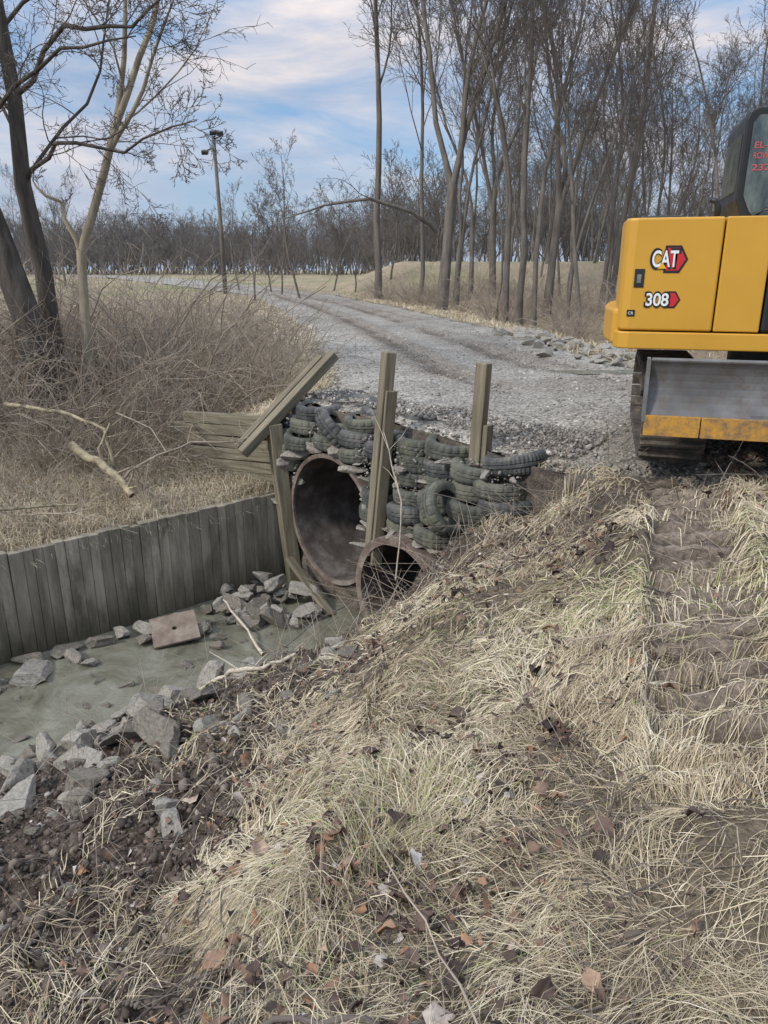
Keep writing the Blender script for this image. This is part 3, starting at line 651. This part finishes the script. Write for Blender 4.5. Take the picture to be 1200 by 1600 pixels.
while c<100:
    y=9.3+random.random()**1.4*9; x=random.uniform(-8.5,0)*(y/12)**.5
    s2,t2=st(x,y)
    if x>xL(y)-.55 or t2>-1.9: continue
    if y<10.9 and x>-3.3: continue
    shrub(x,y,random.uniform(.7,1.25)*(.75 if y<10.5 else 1)*(.85 if y>14 else 1)); c+=1
for k_ in range(30):
    x=random.uniform(-6.5,-2.8); y=random.uniform(7.2,10)
    if st(x,y)[1]<-1.5: shrub(x,y,random.uniform(.35,.7),random.choice([1,2]))
for (x,y,sc) in ((-2.3,10.6,.85),(-1.9,11.0,.9),(-2.8,10.9,1.05),(-1.7,11.8,.85),(-2.4,11.6,1.05),(-3.3,10.9,1.15),(-2.0,12.6,1.0),(-2.6,13.5,1.05),(-3.2,12.4,1.15),(-2.9,11.7,1.1),(-3.6,11.6,1.2),(-2.2,11.9,.95),(-3.9,12.6,1.2)): shrub(x,y,sc,random.choice([0,1,3]))
c=0
while c<75:
    y=random.uniform(21,43); x=float(xR(y))+1.2+random.random()**1.3*14
    if y<27 and x<5.5: continue
    shrub(x,y,random.uniform(.7,1.2),None,"leafless understorey brush beneath the bare trees",'understorey brush in the wood'); c+=1
for k_ in range(14):
    y=random.uniform(22,34); x=float(xL(y))-random.uniform(1.5,8); shrub(x,y,random.uniform(.4,.65),None,"leafless brush along the edge of the field road",'brush along the field road')
# ---------------------------------------------------------------- fallen branches
def branch(name,pts,r0,r1,mat,label,side=5,seed=0,sl=.3):
    R=np.random.default_rng(seed+77); A=newacc(); P=np.array(pts,float); q=np.linspace(0,len(P)-1,len(P)*4-3)
    P2=np.stack([np.interp(q,np.arange(len(P)),P[:,i]) for i in range(3)],1); P2[1:-1]+=R.normal(0,max(r0*.4,.006),P2[1:-1].shape)
    base=P2[0].copy(); P2=P2-base
    tube_np(A,P2,np.linspace(r0,r1,len(P2))*(1+R.normal(0,.10,len(P2))),8)
    for c in range(side):
        i0=R.integers(1,len(P2)-1); td=P2[i0]-P2[i0-1]; td/=np.linalg.norm(td); cd=td+R.normal(0,.6,3); cd[2]=abs(cd[2])*.6; cd/=np.linalg.norm(cd); l=sl*R.uniform(.4,1.2); rr=r0*.35
        m1=P2[i0]+cd*l*.5; m2=m1+(cd+R.normal(0,.25,3))*l*.5; tube_np(A,[P2[i0],m1,m2],[rr,rr*.7,rr*.3],5)
    o=link(name,accmesh(name,A),M[mat],None,tuple(base)); top(o,label,'branch'); return o
def gp(x,y,dz=.02): return (x,y,H0(x,y)+dz)
branch('fallen_branch',[(-3.65,8.5,-1.93),(-3.2,8.35,-2.22),(-2.88,8.15,-2.45)],.047,.04,'dead',"thick broken yellowish dead branch lying on the brushy bank",3,1)
branch('fallen_branch',[(-4.6,9.0,-1.55),(-3.9,8.9,-1.62),(-3.35,8.8,-1.80),(-3.25,8.7,-2.3)],.024,.016,'dead',"mossy crooked dead branch over the bank",5,2,.5)
branch('fallen_branch',[(-3.1,8.3,-2.35),(-2.75,8.4,-2.1),(-2.3,8.7,-1.95),(-1.7,8.9,-2.0)],.020,.007,'brush',"thin bare fallen branch lying across the bank",6,3,.5)
branch('fallen_branch',[(-3.3,8.6,-2.35),(-3.35,8.55,-2.0),(-3.2,8.6,-1.7)],.022,.012,'dead',"short upright broken branch stub on the bank",2,14,.3)
branch('fallen_branch',[(-5.0,7.2,-2.45),(-4.2,7.5,-2.42),(-3.4,7.9,-2.48)],.024,.012,'dead',"long pale branch resting on top of the bank",3,4,.3)
branch('fallen_branch',[(-3.9,7.6,-2.5),(-3.3,7.5,-2.45),(-2.7,7.7,-2.75)],.010,.004,'brush',"thin twiggy branch hanging over the timber wall",10,15,.5)
branch('fallen_branch',[(-1.95,8.15,-3.72),(-1.6,7.6,-3.78),(-1.28,7.05,-3.88)],.012,.018,'bleached',"pale splintered stick lying in the shallow water",1,5,.15)
branch('fallen_branch',[gp(-1.55,5.75,.1),gp(-1.3,5.6,.14),gp(-1.0,5.45,.08),gp(-.75,5.6,.12)],.026,.014,'bleached',"bleached forked driftwood on the dirt bank",6,6,.25)
branch('fallen_branch',[gp(-.5,1.22,.03),gp(-.42,1.38,.05),gp(-.3,1.5,.06),gp(-.05,1.47,.05),gp(.05,1.4,.04)],.012,.007,'twig',"curved dark stick lying in the grass",3,7,.1)
branch('fallen_branch',[gp(-.31,3.1,.10),gp(-.1,2.4,.09),gp(.08,1.9,.07),gp(.24,1.36,.06),gp(.42,1.22,.05)],.0035,.003,'brush',"thin grey fallen twig over the matted grass",6,8,.3)
branch('fallen_branch',[gp(-2.9,4.9,.1),gp(-2.4,5.1,.12),gp(-1.9,5.6,.12)],.016,.01,'twig',"wet dark stick among the rocks",3,9,.2)
branch('fallen_branch',[(.12,7.0,-3.0),(.18,7.1,-2.2),(.0,7.35,-1.55)],.010,.004,'bleached',"thin pale sapling leaning across the tyres",5,10,.5)
branch('fallen_branch',[(-.1,7.3,-3.3),(-.6,6.9,-3.35),(-1.1,6.7,-3.7)],.010,.005,'twig',"thin tangled twigs trailing into the stream",9,11,.5)
branch('fallen_branch',[gp(.05,6.6,.1),gp(-.1,6.3,.35),gp(-.35,6.0,.3)],.006,.003,'brush',"thin tangled twigs in front of the small pipe",10,12,.5)
branch('fallen_branch',[gp(.9,3.3,.1),gp(1.3,3.0,.1),gp(1.9,2.9,.1)],.004,.003,'brush',"thin dry twig lying on the grass",4,13,.3)
# ---------------------------------------------------------------- grass blades
def make_blades(name,x,y,ang,L,lift,wid,var,curl,mat):
    n=len(x); sv=np.array([0,.2,.45,.72,1.0]); K=5
    A=ang[:,None]+curl[:,None]*sv[None]
    stp=np.diff(sv,prepend=0)[None]*L[:,None]
    hx=x[:,None]+np.cumsum(np.cos(A)*stp*(1-.35*lift[:,None]),1); hy=y[:,None]+np.cumsum(np.sin(A)*stp*(1-.35*lift[:,None]),1)
    Hz=H(hx,hy); Hb=Hz[:,:1]; Hz=np.clip(Hz,Hb-.18,Hb+.18)
    zz=Hz+L[:,None]*lift[:,None]*(2.0*sv-1.7*sv**2)[None]+.004
    px_=-np.sin(A); py_=np.cos(A); wv=wid[:,None]*(1-.85*sv[None]**1.5)*.5
    tw=rng.uniform(-.6,.6,n)[:,None]
    Lf=np.stack([hx-px_*wv,hy-py_*wv,zz-wv*tw],-1); Rt=np.stack([hx+px_*wv,hy+py_*wv,zz+wv*tw],-1)
    V=np.stack([Lf,Rt],2).reshape(-1,3)
    b0=(np.arange(n)*K*2)[:,None]+np.arange(K-1)[None]*2
    F_=np.stack([b0,b0+1,b0+3,b0+2],-1).reshape(-1,4)
    return link(name,mesh_np(name,V,F_,{'var':np.repeat(var,K*2)}),mat)
def cand(n,x0,x1,y0,y1): return rng.uniform(x0,x1,n),rng.uniform(y0,y1,n)
x,y=cand(1050000,-1.6,4.6,.5,6.6)
gmv=grass_mask(x,y); d=np.hypot(x,y)
cl=vnoise(x*6,y*6,60)
pr=np.clip((2.1/d)**1.3,0,1)*(.07+.93*gmv)*np.clip(.52+1.25*fbm(x,y,1.7,3,61),.12,1)*(.45+.9*sm(.35,.6,cl))
pr*=(np.abs(x)<.62*y+.5)
s2,t2=st(x,y); pr*=(t2>1.2)*(1-.9*in_road(x,y))*(1-.85*np.exp(-((s2-.7)/.6)**2-((t2-1.5)/.6)**2))
k=rng.random(len(x))<pr*.62; x,y,d,gmv=x[k],y[k],d[k],gmv[k]
n=len(x)
flow=2.7+2.8*fbm(x,y,.9,2,62)+2.8*fbm(x,y,4,2,63)+rng.normal(0,.6,n)
L=rng.uniform(.06,.27,n)*(.7+.7*vnoise(x*1.3,y*1.3,64)); lift=np.clip(rng.normal(.20,.15,n)+.34*fbm(x,y,4.0,2,65),.02,.8)
gpn=.6*fbm(x,y,.8,3,66)+.32*sm(.5,1.6,x)*(1-sm(3.6,4.8,y))-.06
var=np.where(rng.random(n)<np.clip(.04+gpn*.7,.02,.42),rng.uniform(.84,1,n),np.clip(rng.normal(.50,.2,n)+.34*fbm(x,y,3,2,67),0,.8))
wid=rng.uniform(.0014,.0034,n)*np.clip(d/2,.8,2.2)
kind(make_blades('dry_grass',x,y,flow,L,lift,wid,var,rng.normal(0,.7,n),M['grass']),'stuff',"matted dry straw coloured grass with green tufts","grass")
x,y=cand(190000,-9,-.6,6,14); s2,t2=st(x,y); beh=-1.18-t2
k=(beh>0)&(rng.random(len(x))<.3+np.exp(-beh/1.8))&(x<xL(y)-.1)
x1,y1=x[k],y[k]
x,y=cand(120000,-16,0,10,45); k=(x<xL(y)+.1)&(rng.random(len(x))<np.exp((x-xL(y))/.9)*.5+.02); x2,y2=x[k],y[k]
x,y=cand(160000,-4,16,11,44); k=(x>xR(y)-.05)&(rng.random(len(x))<np.exp(-(x-xR(y))/1.2)*.5+.10); x3,y3=x[k],y[k]
x=np.concatenate([x1,x2,x3]); y=np.concatenate([y1,y2,y3]); n=len(x); d=np.hypot(x,y)
kind(make_blades('verge_grass',x,y,rng.uniform(0,6.28,n)*.8+3.0*fbm(x,y,1.2,2,68),rng.uniform(.12,.42,n),np.clip(rng.normal(.38,.27,n),.03,1),rng.uniform(.003,.0055,n)*np.clip(d/9,1,3.5),np.clip(rng.normal(.56,.2,n)+.2*fbm(x,y,1.5,2,69),.05,.8),rng.normal(0,.9,n),M['grass']),'stuff',"pale dry grass along the bank and road verges","grass")
A=newacc()
for k_ in range(520):
    y=random.uniform(1.1,7.0); x=random.uniform(-.62*y,.6*y)
    if k_>300: y=random.uniform(4.2,6.6); x=random.uniform(-.9,1.6)
    if st(x,y)[1]<1.0: continue
    z=H0(x,y); L=random.uniform(.2,.8); a=random.uniform(0,6.28); tl=random.uniform(.05,1.3)
    P=[(x,y,z-.02)]
    for i in range(4): tl+=.12; P.append((P[-1][0]+math.cos(a)*L/4*tl,P[-1][1]+math.sin(a)*L/4*tl,P[-1][2]+L/4*max(.1,1-tl*.6)))
    tube_np(A,P,np.linspace(.0020,.001,5)*(1 if y<3 else 1.6),3)
kind(link('dry_weed_stems',accmesh('dry_weed_stems',A),M['brush']),'stuff',"thin dry weed stalks sticking out of the bank","weeds")
A=newacc()
for k_ in range(1000):
    y=random.uniform(1.0,7.0); x=random.uniform(-.62*y,.62*y)
    if st(x,y)[1]<.8 or y>5.6 and x>.8: continue
    L=random.uniform(.05,.28); a=random.uniform(0,6.28); P=[]
    for i in range(3):
        xx=x+math.cos(a)*L*i/2+random.gauss(0,.01); yy=y+math.sin(a)*L*i/2+random.gauss(0,.01); P.append((xx,yy,H0(xx,yy)+random.uniform(.015,.05)))
    tube_np(A,P,np.array([.0035,.003,.0018])*random.uniform(.5,1.4),4)
kind(link('twig_litter',accmesh('twig_litter',A),M['twig']),'stuff',"small broken twigs littering the bank","twigs")
# ---------------------------------------------------------------- scattered stones, clods, leaves
ico=bmesh.new(); bmesh.ops.create_icosphere(ico,subdivisions=1,radius=1); IV=np.array([v.co[:] for v in ico.verts]); IF=np.array([[v.index for v in f.verts] for f in ico.faces]); ico.free()
def scatter(name,x,y,size,var,mat,flat_=.6,sink=.2,zz=None,jit=.28):
    n=len(x); z=(H(x,y) if zz is None else zz)
    J=IV[None]*(1+rng.uniform(-jit,jit,(n,len(IV),1)))
    sc=np.stack([rng.uniform(.7,1.4,n),rng.uniform(.5,1,n),rng.uniform(.4,.8,n)*flat_/.6],-1)*size[:,None]
    J=J*sc[:,None]; tl=rng.normal(0,.5,n); c,s2=np.cos(tl)[:,None],np.sin(tl)[:,None]
    J=np.stack([J[...,0]*c-J[...,2]*s2,J[...,1],J[...,0]*s2+J[...,2]*c],-1)
    a=rng.uniform(0,6.28,n); c,s2=np.cos(a)[:,None],np.sin(a)[:,None]
    W=np.stack([J[...,0]*c-J[...,1]*s2+x[:,None],J[...,0]*s2+J[...,1]*c+y[:,None],J[...,2]+(z+size*sink)[:,None]],-1)
    F_=(IF[None]+(np.arange(n)*len(IV))[:,None,None]).reshape(-1,3)
    return link(name,mesh_np(name,W.reshape(-1,3),F_,{'var':np.repeat(var,len(IV))}),mat)
x,y=cand(90000,-2.5,7,5.2,22); ir=in_road(x,y); ss_,tt_=st(x,y)
k=(rng.random(len(x))<np.clip((6.5/np.hypot(x,y))**2.0,0,1)*(.2+.7*(ir>.2))*(1-.9*ruts(x,y)))&(x>road_left(y)-.15)&(x<xR(y)+.4)&(ir>.02)&(ss_<-.08); x,y=x[k],y[k]
se=rng.uniform(-.95,-.28,4200); te=rng.uniform(-1.1,3.0,4200); xe=OX-.75*se+.66*te; ye=OY-.66*se-.75*te
sf=rng.uniform(.0,.16,4200); tf=rng.uniform(-1.05,2.7,4200); xf=OX-.75*sf+.66*tf; yf=OY-.66*sf-.75*tf; zf=rng.uniform(-2.75,-1.72,4200)
okf=((tf-P1[0])**2+(zf-P1[1])**2>.84**2)&((tf-P2[0])**2+(zf-P2[1])**2>.72**2)
zz1=np.concatenate([H(x,y)+.006, top_level(xe,ye)+.02+.07*vnoise(xe*3,ye*3,77), zf[okf]])
x=np.concatenate([x,xe,xf[okf]]); y=np.concatenate([y,ye,yf[okf]]); n=len(x)
kind(scatter('loose_gravel',x,y,np.minimum(rng.gamma(2.2,.0042,n)+.004,.038),np.clip(rng.normal(.5,.24,n),0,1),M['stones'],zz=zz1),'stuff',"loose grey crushed stone on the road","gravel")
x,y=cand(240000,-4,2.6,.8,8.2); s2,t2=st(x,y); gmv=bank_grass(x,y); k=(t2>.55)&(s2>0.1)&(rng.random(len(x))<np.clip((3.0/np.hypot(x,y))**1.5,0,1)*(.75*(1-gmv)+.07))&(np.abs(strip_d(x,y))>.3); x,y=x[k],y[k]; n=len(x)
szz=rng.gamma(1.1,.006,n)+.0025; szz=np.minimum(szz,.036)
kind(scatter('earth_clods',x,y,szz,np.clip(rng.beta(2,2,n),0,1),M['clods'],.7,.1,jit=.38),'stuff',"crumbly brown earth clods and pebbles","earth clods")
x,y=cand(44000,-2.6,4.4,.8,6.8); s2,t2=st(x,y); k=(t2>1.2)&(rng.random(len(x))<np.clip(.38+1.3*fbm(x,y,1.1,3,71),.08,1)*.62*np.clip(2.9/np.hypot(x,y),0,1)*(.35+.65*bank_grass(x,y)))&(rng.random(len(x))<np.where(np.abs(strip_d(x,y))<.3,.2,1)); x,y=x[k],y[k]
xb,yb=cand(1600,-6,-1.5,6.5,11); k=(st(xb,yb)[1]<-1.3); x=np.concatenate([x,xb[k]]); y=np.concatenate([y,yb[k]]); n=len(x)
LP=[]
for i in range(5):
    for j in (-1,0,1):
        u=i/4; wv=(.02,.36,.45,.3,.02)[i]; LP.append((u-.5,j*wv*(1+.15*((i%2)*2-1)),abs(j)*.16+.18*math.cos((u-.5)*4)))
LP=np.array(LP); LF=np.array([(i*3+j,i*3+j+1,(i+1)*3+j+1,(i+1)*3+j) for i in range(4) for j in (0,1)])
sz=rng.uniform(.018,.05,n)*np.where(rng.random(n)<.18,1.8,1)
J=LP[None]*np.stack([np.ones(n),rng.uniform(.5,1,n),rng.uniform(-1.4,1.8,n)],-1)[:,None]+rng.normal(0,.07,(n,len(LP),3))
ea,eb,ec=rng.uniform(0,6.28,n),rng.normal(0,.5,n),rng.normal(0,.5,n)
J=J*sz[:,None,None]
y1=J[...,1]*np.cos(eb)[:,None]-J[...,2]*np.sin(eb)[:,None]; z1=J[...,1]*np.sin(eb)[:,None]+J[...,2]*np.cos(eb)[:,None]
x1=J[...,0]*np.cos(ec)[:,None]+z1*np.sin(ec)[:,None]; z2=-J[...,0]*np.sin(ec)[:,None]+z1*np.cos(ec)[:,None]
W=np.stack([x1*np.cos(ea)[:,None]-y1*np.sin(ea)[:,None]+x[:,None],x1*np.sin(ea)[:,None]+y1*np.cos(ea)[:,None]+y[:,None],z2+(H(x,y)+rng.uniform(.01,.06,n))[:,None]],-1)
F_=(LF[None]+(np.arange(n)*len(LP))[:,None,None]).reshape(-1,4)
kind(link('fallen_leaves',mesh_np('fallen_leaves',W.reshape(-1,3),F_,{'var':np.repeat(rng.random(n)**1.3,len(LP))},True),M['leaf']),'stuff',"curled brown fallen leaves in the grass","leaves")
# ---------------------------------------------------------------- excavator
E=bpy.data.objects.new('excavator',None); COL.objects.link(E); E.location=(3.28,6.22,-1.39); E.rotation_euler=(0,0,-math.radians(16))
top(E,"yellow compact tracked excavator parked beside the gravel road","excavator")
tail=[(-1.27,-1.06),(-1.32,-1.04),(-1.345,-.98),(-1.36,-.6),(-1.36,-.2),(-1.35,.2),(-1.32,.6),(-1.27,1.0),(-1.21,1.08)]
w=MB(); w.prism(tail+[(-.705,1.08),(-.705,-1.06)],.975,1.735); w.obj('engine_cover',M['yellow'],E,.016,seg=3)
w=MB(); w.prism([(-.695,-1.06),(-.40,-1.06),(-.40,1.08),(-.695,1.08)],.975,1.735); w.obj('side_cover',M['yellow'],E,.010,seg=3)
w=MB(); w.prism([(-.39,-1.05),(.35,-1.05),(.35,-.02),(-.39,-.02)],.975,1.70); w.obj('side_vent_panel',M['black'],E,.02)
w=MB(); w.prism([(.36,-1.06),(1.0,-1.0),(1.08,-.3),(.36,-.02)],.975,1.55); w.obj('tool_box',M['yellow'],E,.03,seg=3)
sk=[(-1.26,-1.075),(-1.33,-1.05),(-1.36,-.98),(-1.38,-.6),(-1.38,0),(-1.36,.6),(-1.29,1.02),(-1.2,1.1)]
w=MB(); w.prism(sk+[(1.02,1.1),(1.1,.5),(1.1,-.3),(1.0,-1.075)],.845,.965); w.obj('skirt',M['yellow'],E,.010,seg=3)
cw=[(-1.32,-.96),(-1.38,-.90),(-1.43,-.5),(-1.44,0),(-1.41,.5),(-1.32,.95)]
w=MB(); w.prism(cw+[(-1.2,.95),(-1.2,-.96)],.86,1.12); w.obj('counterweight',M['yellow'],E,.03,seg=4)
w=MB(); w.tube([(0,0,.45),(0,0,.86)],.42,32); w.obj('swing_bearing',M['black'],E)
w=MB(); w.box((0,0,.42),(1.3,.95,.28)); w.box((0,-.9,.38),(.9,.9,.12)); w.obj('undercarriage',M['trackm'],E,.02)
w=MB(); w.tube([(-.70,-.5,1.73),(-.70,-.5,1.83),(-.715,-.5,1.87),(-.76,-.5,1.885)],.022,10); w.obj('exhaust_pipe',M['black'],E,smooth=True)
w=MB(); w.box((-1.1,-.7,1.745),(.26,.2,.03)); w.obj('roof_cap',M['black'],E,.01)
w=MB(); w.tube([(-.40,-.25,1.68),(-.40,-.25,1.78),(-.34,-.25,1.83),(-.12,-.25,1.83),(-.05,-.25,1.77),(-.05,-.25,1.68)],.014,8); w.obj('handrail',M['black'],E,smooth=True)
cp=[(-.30,1.56),(-.455,1.78),(-.515,1.92),(-.51,2.50),(-.49,2.56),(-.43,2.585),(.72,2.585),(.84,2.52),(1.02,1.9),(1.08,1.2),(1.0,.98),(-.28,.98)]
w=MB(); w.prism(cp,.06,1.06,'y'); cabo=w.obj('cab',M['black'],E,.015,seg=3)
for yy,yo in ((.052,.045),(1.068,1.075)):
    w=MB(); w.prism([(-.27,1.66),(-.41,1.84),(-.462,1.95),(-.458,2.47),(-.42,2.525),(.12,2.525),(.12,1.66)],yy,yo,'y'); w.prism([(.17,1.2),(.17,2.51),(.68,2.51),(.76,2.46),(.94,1.9),(.99,1.25)],yy,yo,'y'); w.obj('window',M['glass'],cabo)
w=MB(); w.box((-.518,.56,2.2),(.008,.8,.42)); w.obj('window',M['glass'],cabo)
w=MB(); w.tube([(-.47,-.02,1.72),(-.35,-.02,1.70),(-.1,-.02,1.66)],.015,8); w.obj('hand_rail',M['black'],cabo)
def track(cx):
    w=MB(); Ht=.64; Rr=.29; Ly=.86
    path=[]; per=2*(2*Ly)+2*math.pi*Rr; N=44
    for i in range(N):
        q=per*i/N
        if q<2*Ly: p=(-Ly+q,Ht/2+Rr); nrm=(0,1)
        elif q<2*Ly+math.pi*Rr: a=(q-2*Ly)/Rr; p=(Ly+Rr*math.sin(a),Ht/2+Rr*math.cos(a)); nrm=(math.sin(a),math.cos(a))
        elif q<4*Ly+math.pi*Rr: p=(Ly-(q-2*Ly-math.pi*Rr),Ht/2-Rr); nrm=(0,-1)
        else: a=(q-4*Ly-math.pi*Rr)/Rr; p=(-Ly-Rr*math.sin(a),Ht/2-Rr*math.cos(a)); nrm=(-math.sin(a),-math.cos(a))
        path.append((p,nrm))
    for (p,nrm) in path:
        Mx=Matrix(((1,0,0),(0,nrm[1],nrm[0]),(0,-nrm[0],nrm[1])))
        w.box((cx,p[0],p[1]),(.46,.105,.035),Mx)
        w.box((cx,p[0]+nrm[0]*.03,p[1]+nrm[1]*.03),(.45,.03,.045),Mx)
    o=w.obj('track',M['trackm'],E,.005,seg=1)
    w=MB(); w.box((cx,0,.32),(.26,1.7,.24)); w.obj('track_frame',M['trackm'],o,.03)
    for yy,r in ((-.86,.25),(.86,.25)):
        w=MB(); w.tube([(cx-.13,yy,.32),(cx+.13,yy,.32)],r,24); w.tube([(cx-.16,yy,.32),(cx+.16,yy,.32)],r*.45,16); w.obj('track_wheel',M['trackm'],o,.01)
    for yy in (-.5,-.17,.17,.5):
        w=MB(); w.tube([(cx-.15,yy,.15),(cx+.15,yy,.15)],.09,16); w.obj('roller',M['trackm'],o)
track(-.88); track(.91)
w=MB(); prof2=[]
for i in range(9):
    q=i/8; z=.44+q*.385; yb=-1.56+.07*(1-(2*q-1)**2)*1.0-.03*q; prof2.append((yb,z))
prof2b=[(y_+.03,z_) for y_,z_ in prof2[::-1]]
w.prism(prof2+prof2b,-1.12,1.15,'x'); w.box((-1.125,-1.53,.62),(.02,.12,.42)); w.box((1.155,-1.53,.62),(.02,.12,.42)); w.tube([(-1.11,-1.58,.825),(1.14,-1.58,.825)],.014,8)
bl=w.obj('dozer_blade',M['blade'],E)
for a,b2 in ((-1.12,-.765),(-.757,.777),(.785,1.15)):
    w=MB(); w.box(((a+b2)/2,-1.575,.385),(b2-a,.028,.14)); w.obj('cutting_edge',M['edge'],bl,.004)
w=MB(); w.box((-.4,-1.0,.42),(.12,1.1,.14)); w.box((.4,-1.0,.42),(.12,1.1,.14)); w.obj('blade_arm',M['blade'],E,.01)
w=MB(); w.prism([(.9,1.0),(1.15,.95),(1.9,2.3),(3.4,3.0),(3.35,3.25),(1.7,2.75)],-.42,-.16,'y'); w.obj('boom',M['yellow'],E,.02)
w=MB(); w.prism([(3.2,3.35),(3.5,3.3),(3.9,1.2),(3.7,1.15),(3.2,2.9)],-.39,-.19,'y'); w.obj('stick',M['yellow'],E,.02)
w=MB(); w.prism([(3.65,1.25),(3.95,1.2),(3.7,.6),(3.2,.3),(3.0,.6),(3.1,1.0),(3.3,.6),(3.55,.8)],-.6,.02,'y'); w.obj('bucket',M['blade'],E,.01)
FY=-1.062
def text(body,x,z,wid,h,mat,y,off=0.0,name='lettering'):
    cu=bpy.data.curves.new(name,'FONT'); cu.body=body; cu.size=1.0; cu.offset=off; cu.extrude=0.0; cu.space_character=.98
    t=bpy.data.objects.new('tmp',cu); COL.objects.link(t); bpy.context.view_layer.update()
    me=bpy.data.meshes.new_from_object(t.evaluated_get(bpy.context.evaluated_depsgraph_get())); bpy.data.objects.remove(t)
    xs=[v.co.x for v in me.vertices]; ys=[v.co.y for v in me.vertices]; x0,x1,y0,y1=min(xs),max(xs),min(ys),max(ys)
    for v in me.vertices: v.co.x=(v.co.x-x0)/(x1-x0)*wid; v.co.y=(v.co.y-y0)/(y1-y0)*h; v.co.z=0
    me.materials.clear(); o=link(name,me,mat,E,(x,y,z),(math.pi/2,0,0)); return o
def plate(poly,mat,y,name):
    w=MB(); w.prism(poly,y-.0006,y+.0006,'y'); return w.obj(name,mat,E)
def hexa(x0,x1,z0,z1,e,mat,y,nm):
    zm=(z0+z1)/2; plate([(x0,z0),(x1-e,z0),(x1,zm),(x1-e,z1),(x0,z1)],mat,y,nm)
hexa(-1.07,-.915,1.370,1.552,.05,M['ink'],FY-.001,'emblem_back'); hexa(-1.055,-.930,1.386,1.536,.042,M['red'],FY-.003,'emblem')
text('CAT',-1.166,1.392,.202,.144,M['ink'],FY-.0045,.065,name='logo_outline')
text('CAT',-1.150,1.408,.170,.112,M['white'],FY-.006,.018,name='logo_lettering')
plate([(-1.110,1.398),(-1.052,1.398),(-1.081,1.442)],M['yv'],FY-.0075,'logo_triangle')
hexa(-1.02,-.935,1.133,1.247,.034,M['ink'],FY-.001,'emblem_back'); hexa(-1.012,-.947,1.144,1.236,.028,M['red'],FY-.003,'emblem')
text('308',-1.178,1.133,.178,.114,M['ink'],FY-.0045,.065,name='number_outline')
text('308',-1.165,1.146,.152,.088,M['white'],FY-.006,.018,name='number_lettering')
w=MB(); w.box((-1.225,FY-.002,1.335),(.066,.008,.125)); w.obj('door_latch',M['black'],E,.003)
w=MB(); w.box((-1.225,FY-.006,1.33),(.03,.012,.06)); w.obj('latch_handle',M['blade'],E,.003)
w=MB(); w.box((-1.26,FY-.001,1.095),(.055,.003,.045)); w.obj('badge',M['ink'],E)
text('CR',-1.278,1.085,.036,.02,M['white'],FY-.004,.0,name='badge_lettering')
for bd,zz_ in (('EL-4',2.29),('ROWS',2.215),('232',2.13)):
    text(bd,-.43,zz_,.13,.046,M['redp'],.040,.012,name='window_lettering')
# ---------------------------------------------------------------- world, sun, camera
W_=bpy.data.worlds.new("World"); S.world=W_; W_.use_nodes=True; nt=W_.node_tree; bg=nt.nodes['Background']
sky=nt.nodes.new('ShaderNodeTexSky'); sky.sky_type='NISHITA'; sky.sun_disc=False; sky.sun_elevation=math.radians(38)
sky.air_density=1.2; sky.dust_density=.6; sky.ozone_density=2.5
v=coords(nt,(1,1,3.0),'Generated')
n1=noise(nt,2.4,9,.58,v,.6); f=ramp(nt,[(.42,(0,0,0)),(.58,(1,1,1))],n1)
v2=coords(nt,(1.2,1.2,5),'Generated')
cc=ramp(nt,[(.35,(3.0,3.5,4.5)),(.5,(4.4,4.6,5.3)),(.66,(6.3,5.8,5.8))],noise(nt,3.5,8,.6,v2,.3))
sx=nt.nodes.new('ShaderNodeSeparateXYZ'); nt.links.new(coords(nt,(1,1,1),'Generated'),sx.inputs[0])
skyb=mixc(nt,.6,sky.outputs[0],(1.6,2.9,5.2))
base=mixc(nt,f,skyb,cc)
hz=ramp(nt,[(0,(1,1,1)),(.12,(0,0,0))],sx.outputs[2])
base=mixc(nt,hz,base,(3.2,3.9,5.0))
zen=ramp(nt,[(.25,(1,1,1)),(.75,(2.7,2.5,2.22))],sx.outputs[2])
col=mixc(nt,1.0,base,zen,'MULTIPLY')
nt.links.new(col,bg.inputs[0]); bg.inputs[1].default_value=.14
sl=bpy.data.lights.new('sun','SUN'); sl.energy=2.5; sl.angle=math.radians(8); sl.color=(1,.95,.87)
so=bpy.data.objects.new('sun',sl); COL.objects.link(so)
az=math.radians(235); el=math.radians(38); dirv=Vector((math.sin(az)*math.cos(el),math.cos(az)*math.cos(el),math.sin(el)))
sky.sun_rotation=az
so.rotation_euler=dirv.to_track_quat('Z','Y').to_euler()
cam=bpy.data.cameras.new('camera'); cam.sensor_fit='VERTICAL'; cam.sensor_height=24; cam.lens=24*1164/1600; cam.clip_end=3000; cam.clip_start=.05
co=bpy.data.objects.new('camera',cam); COL.objects.link(co); co.location=(0,0,0); co.rotation_euler=(math.radians(72),0,0); S.camera=co
S.view_settings.view_transform='Standard'; S.view_settings.look='None'; S.view_settings.exposure=0
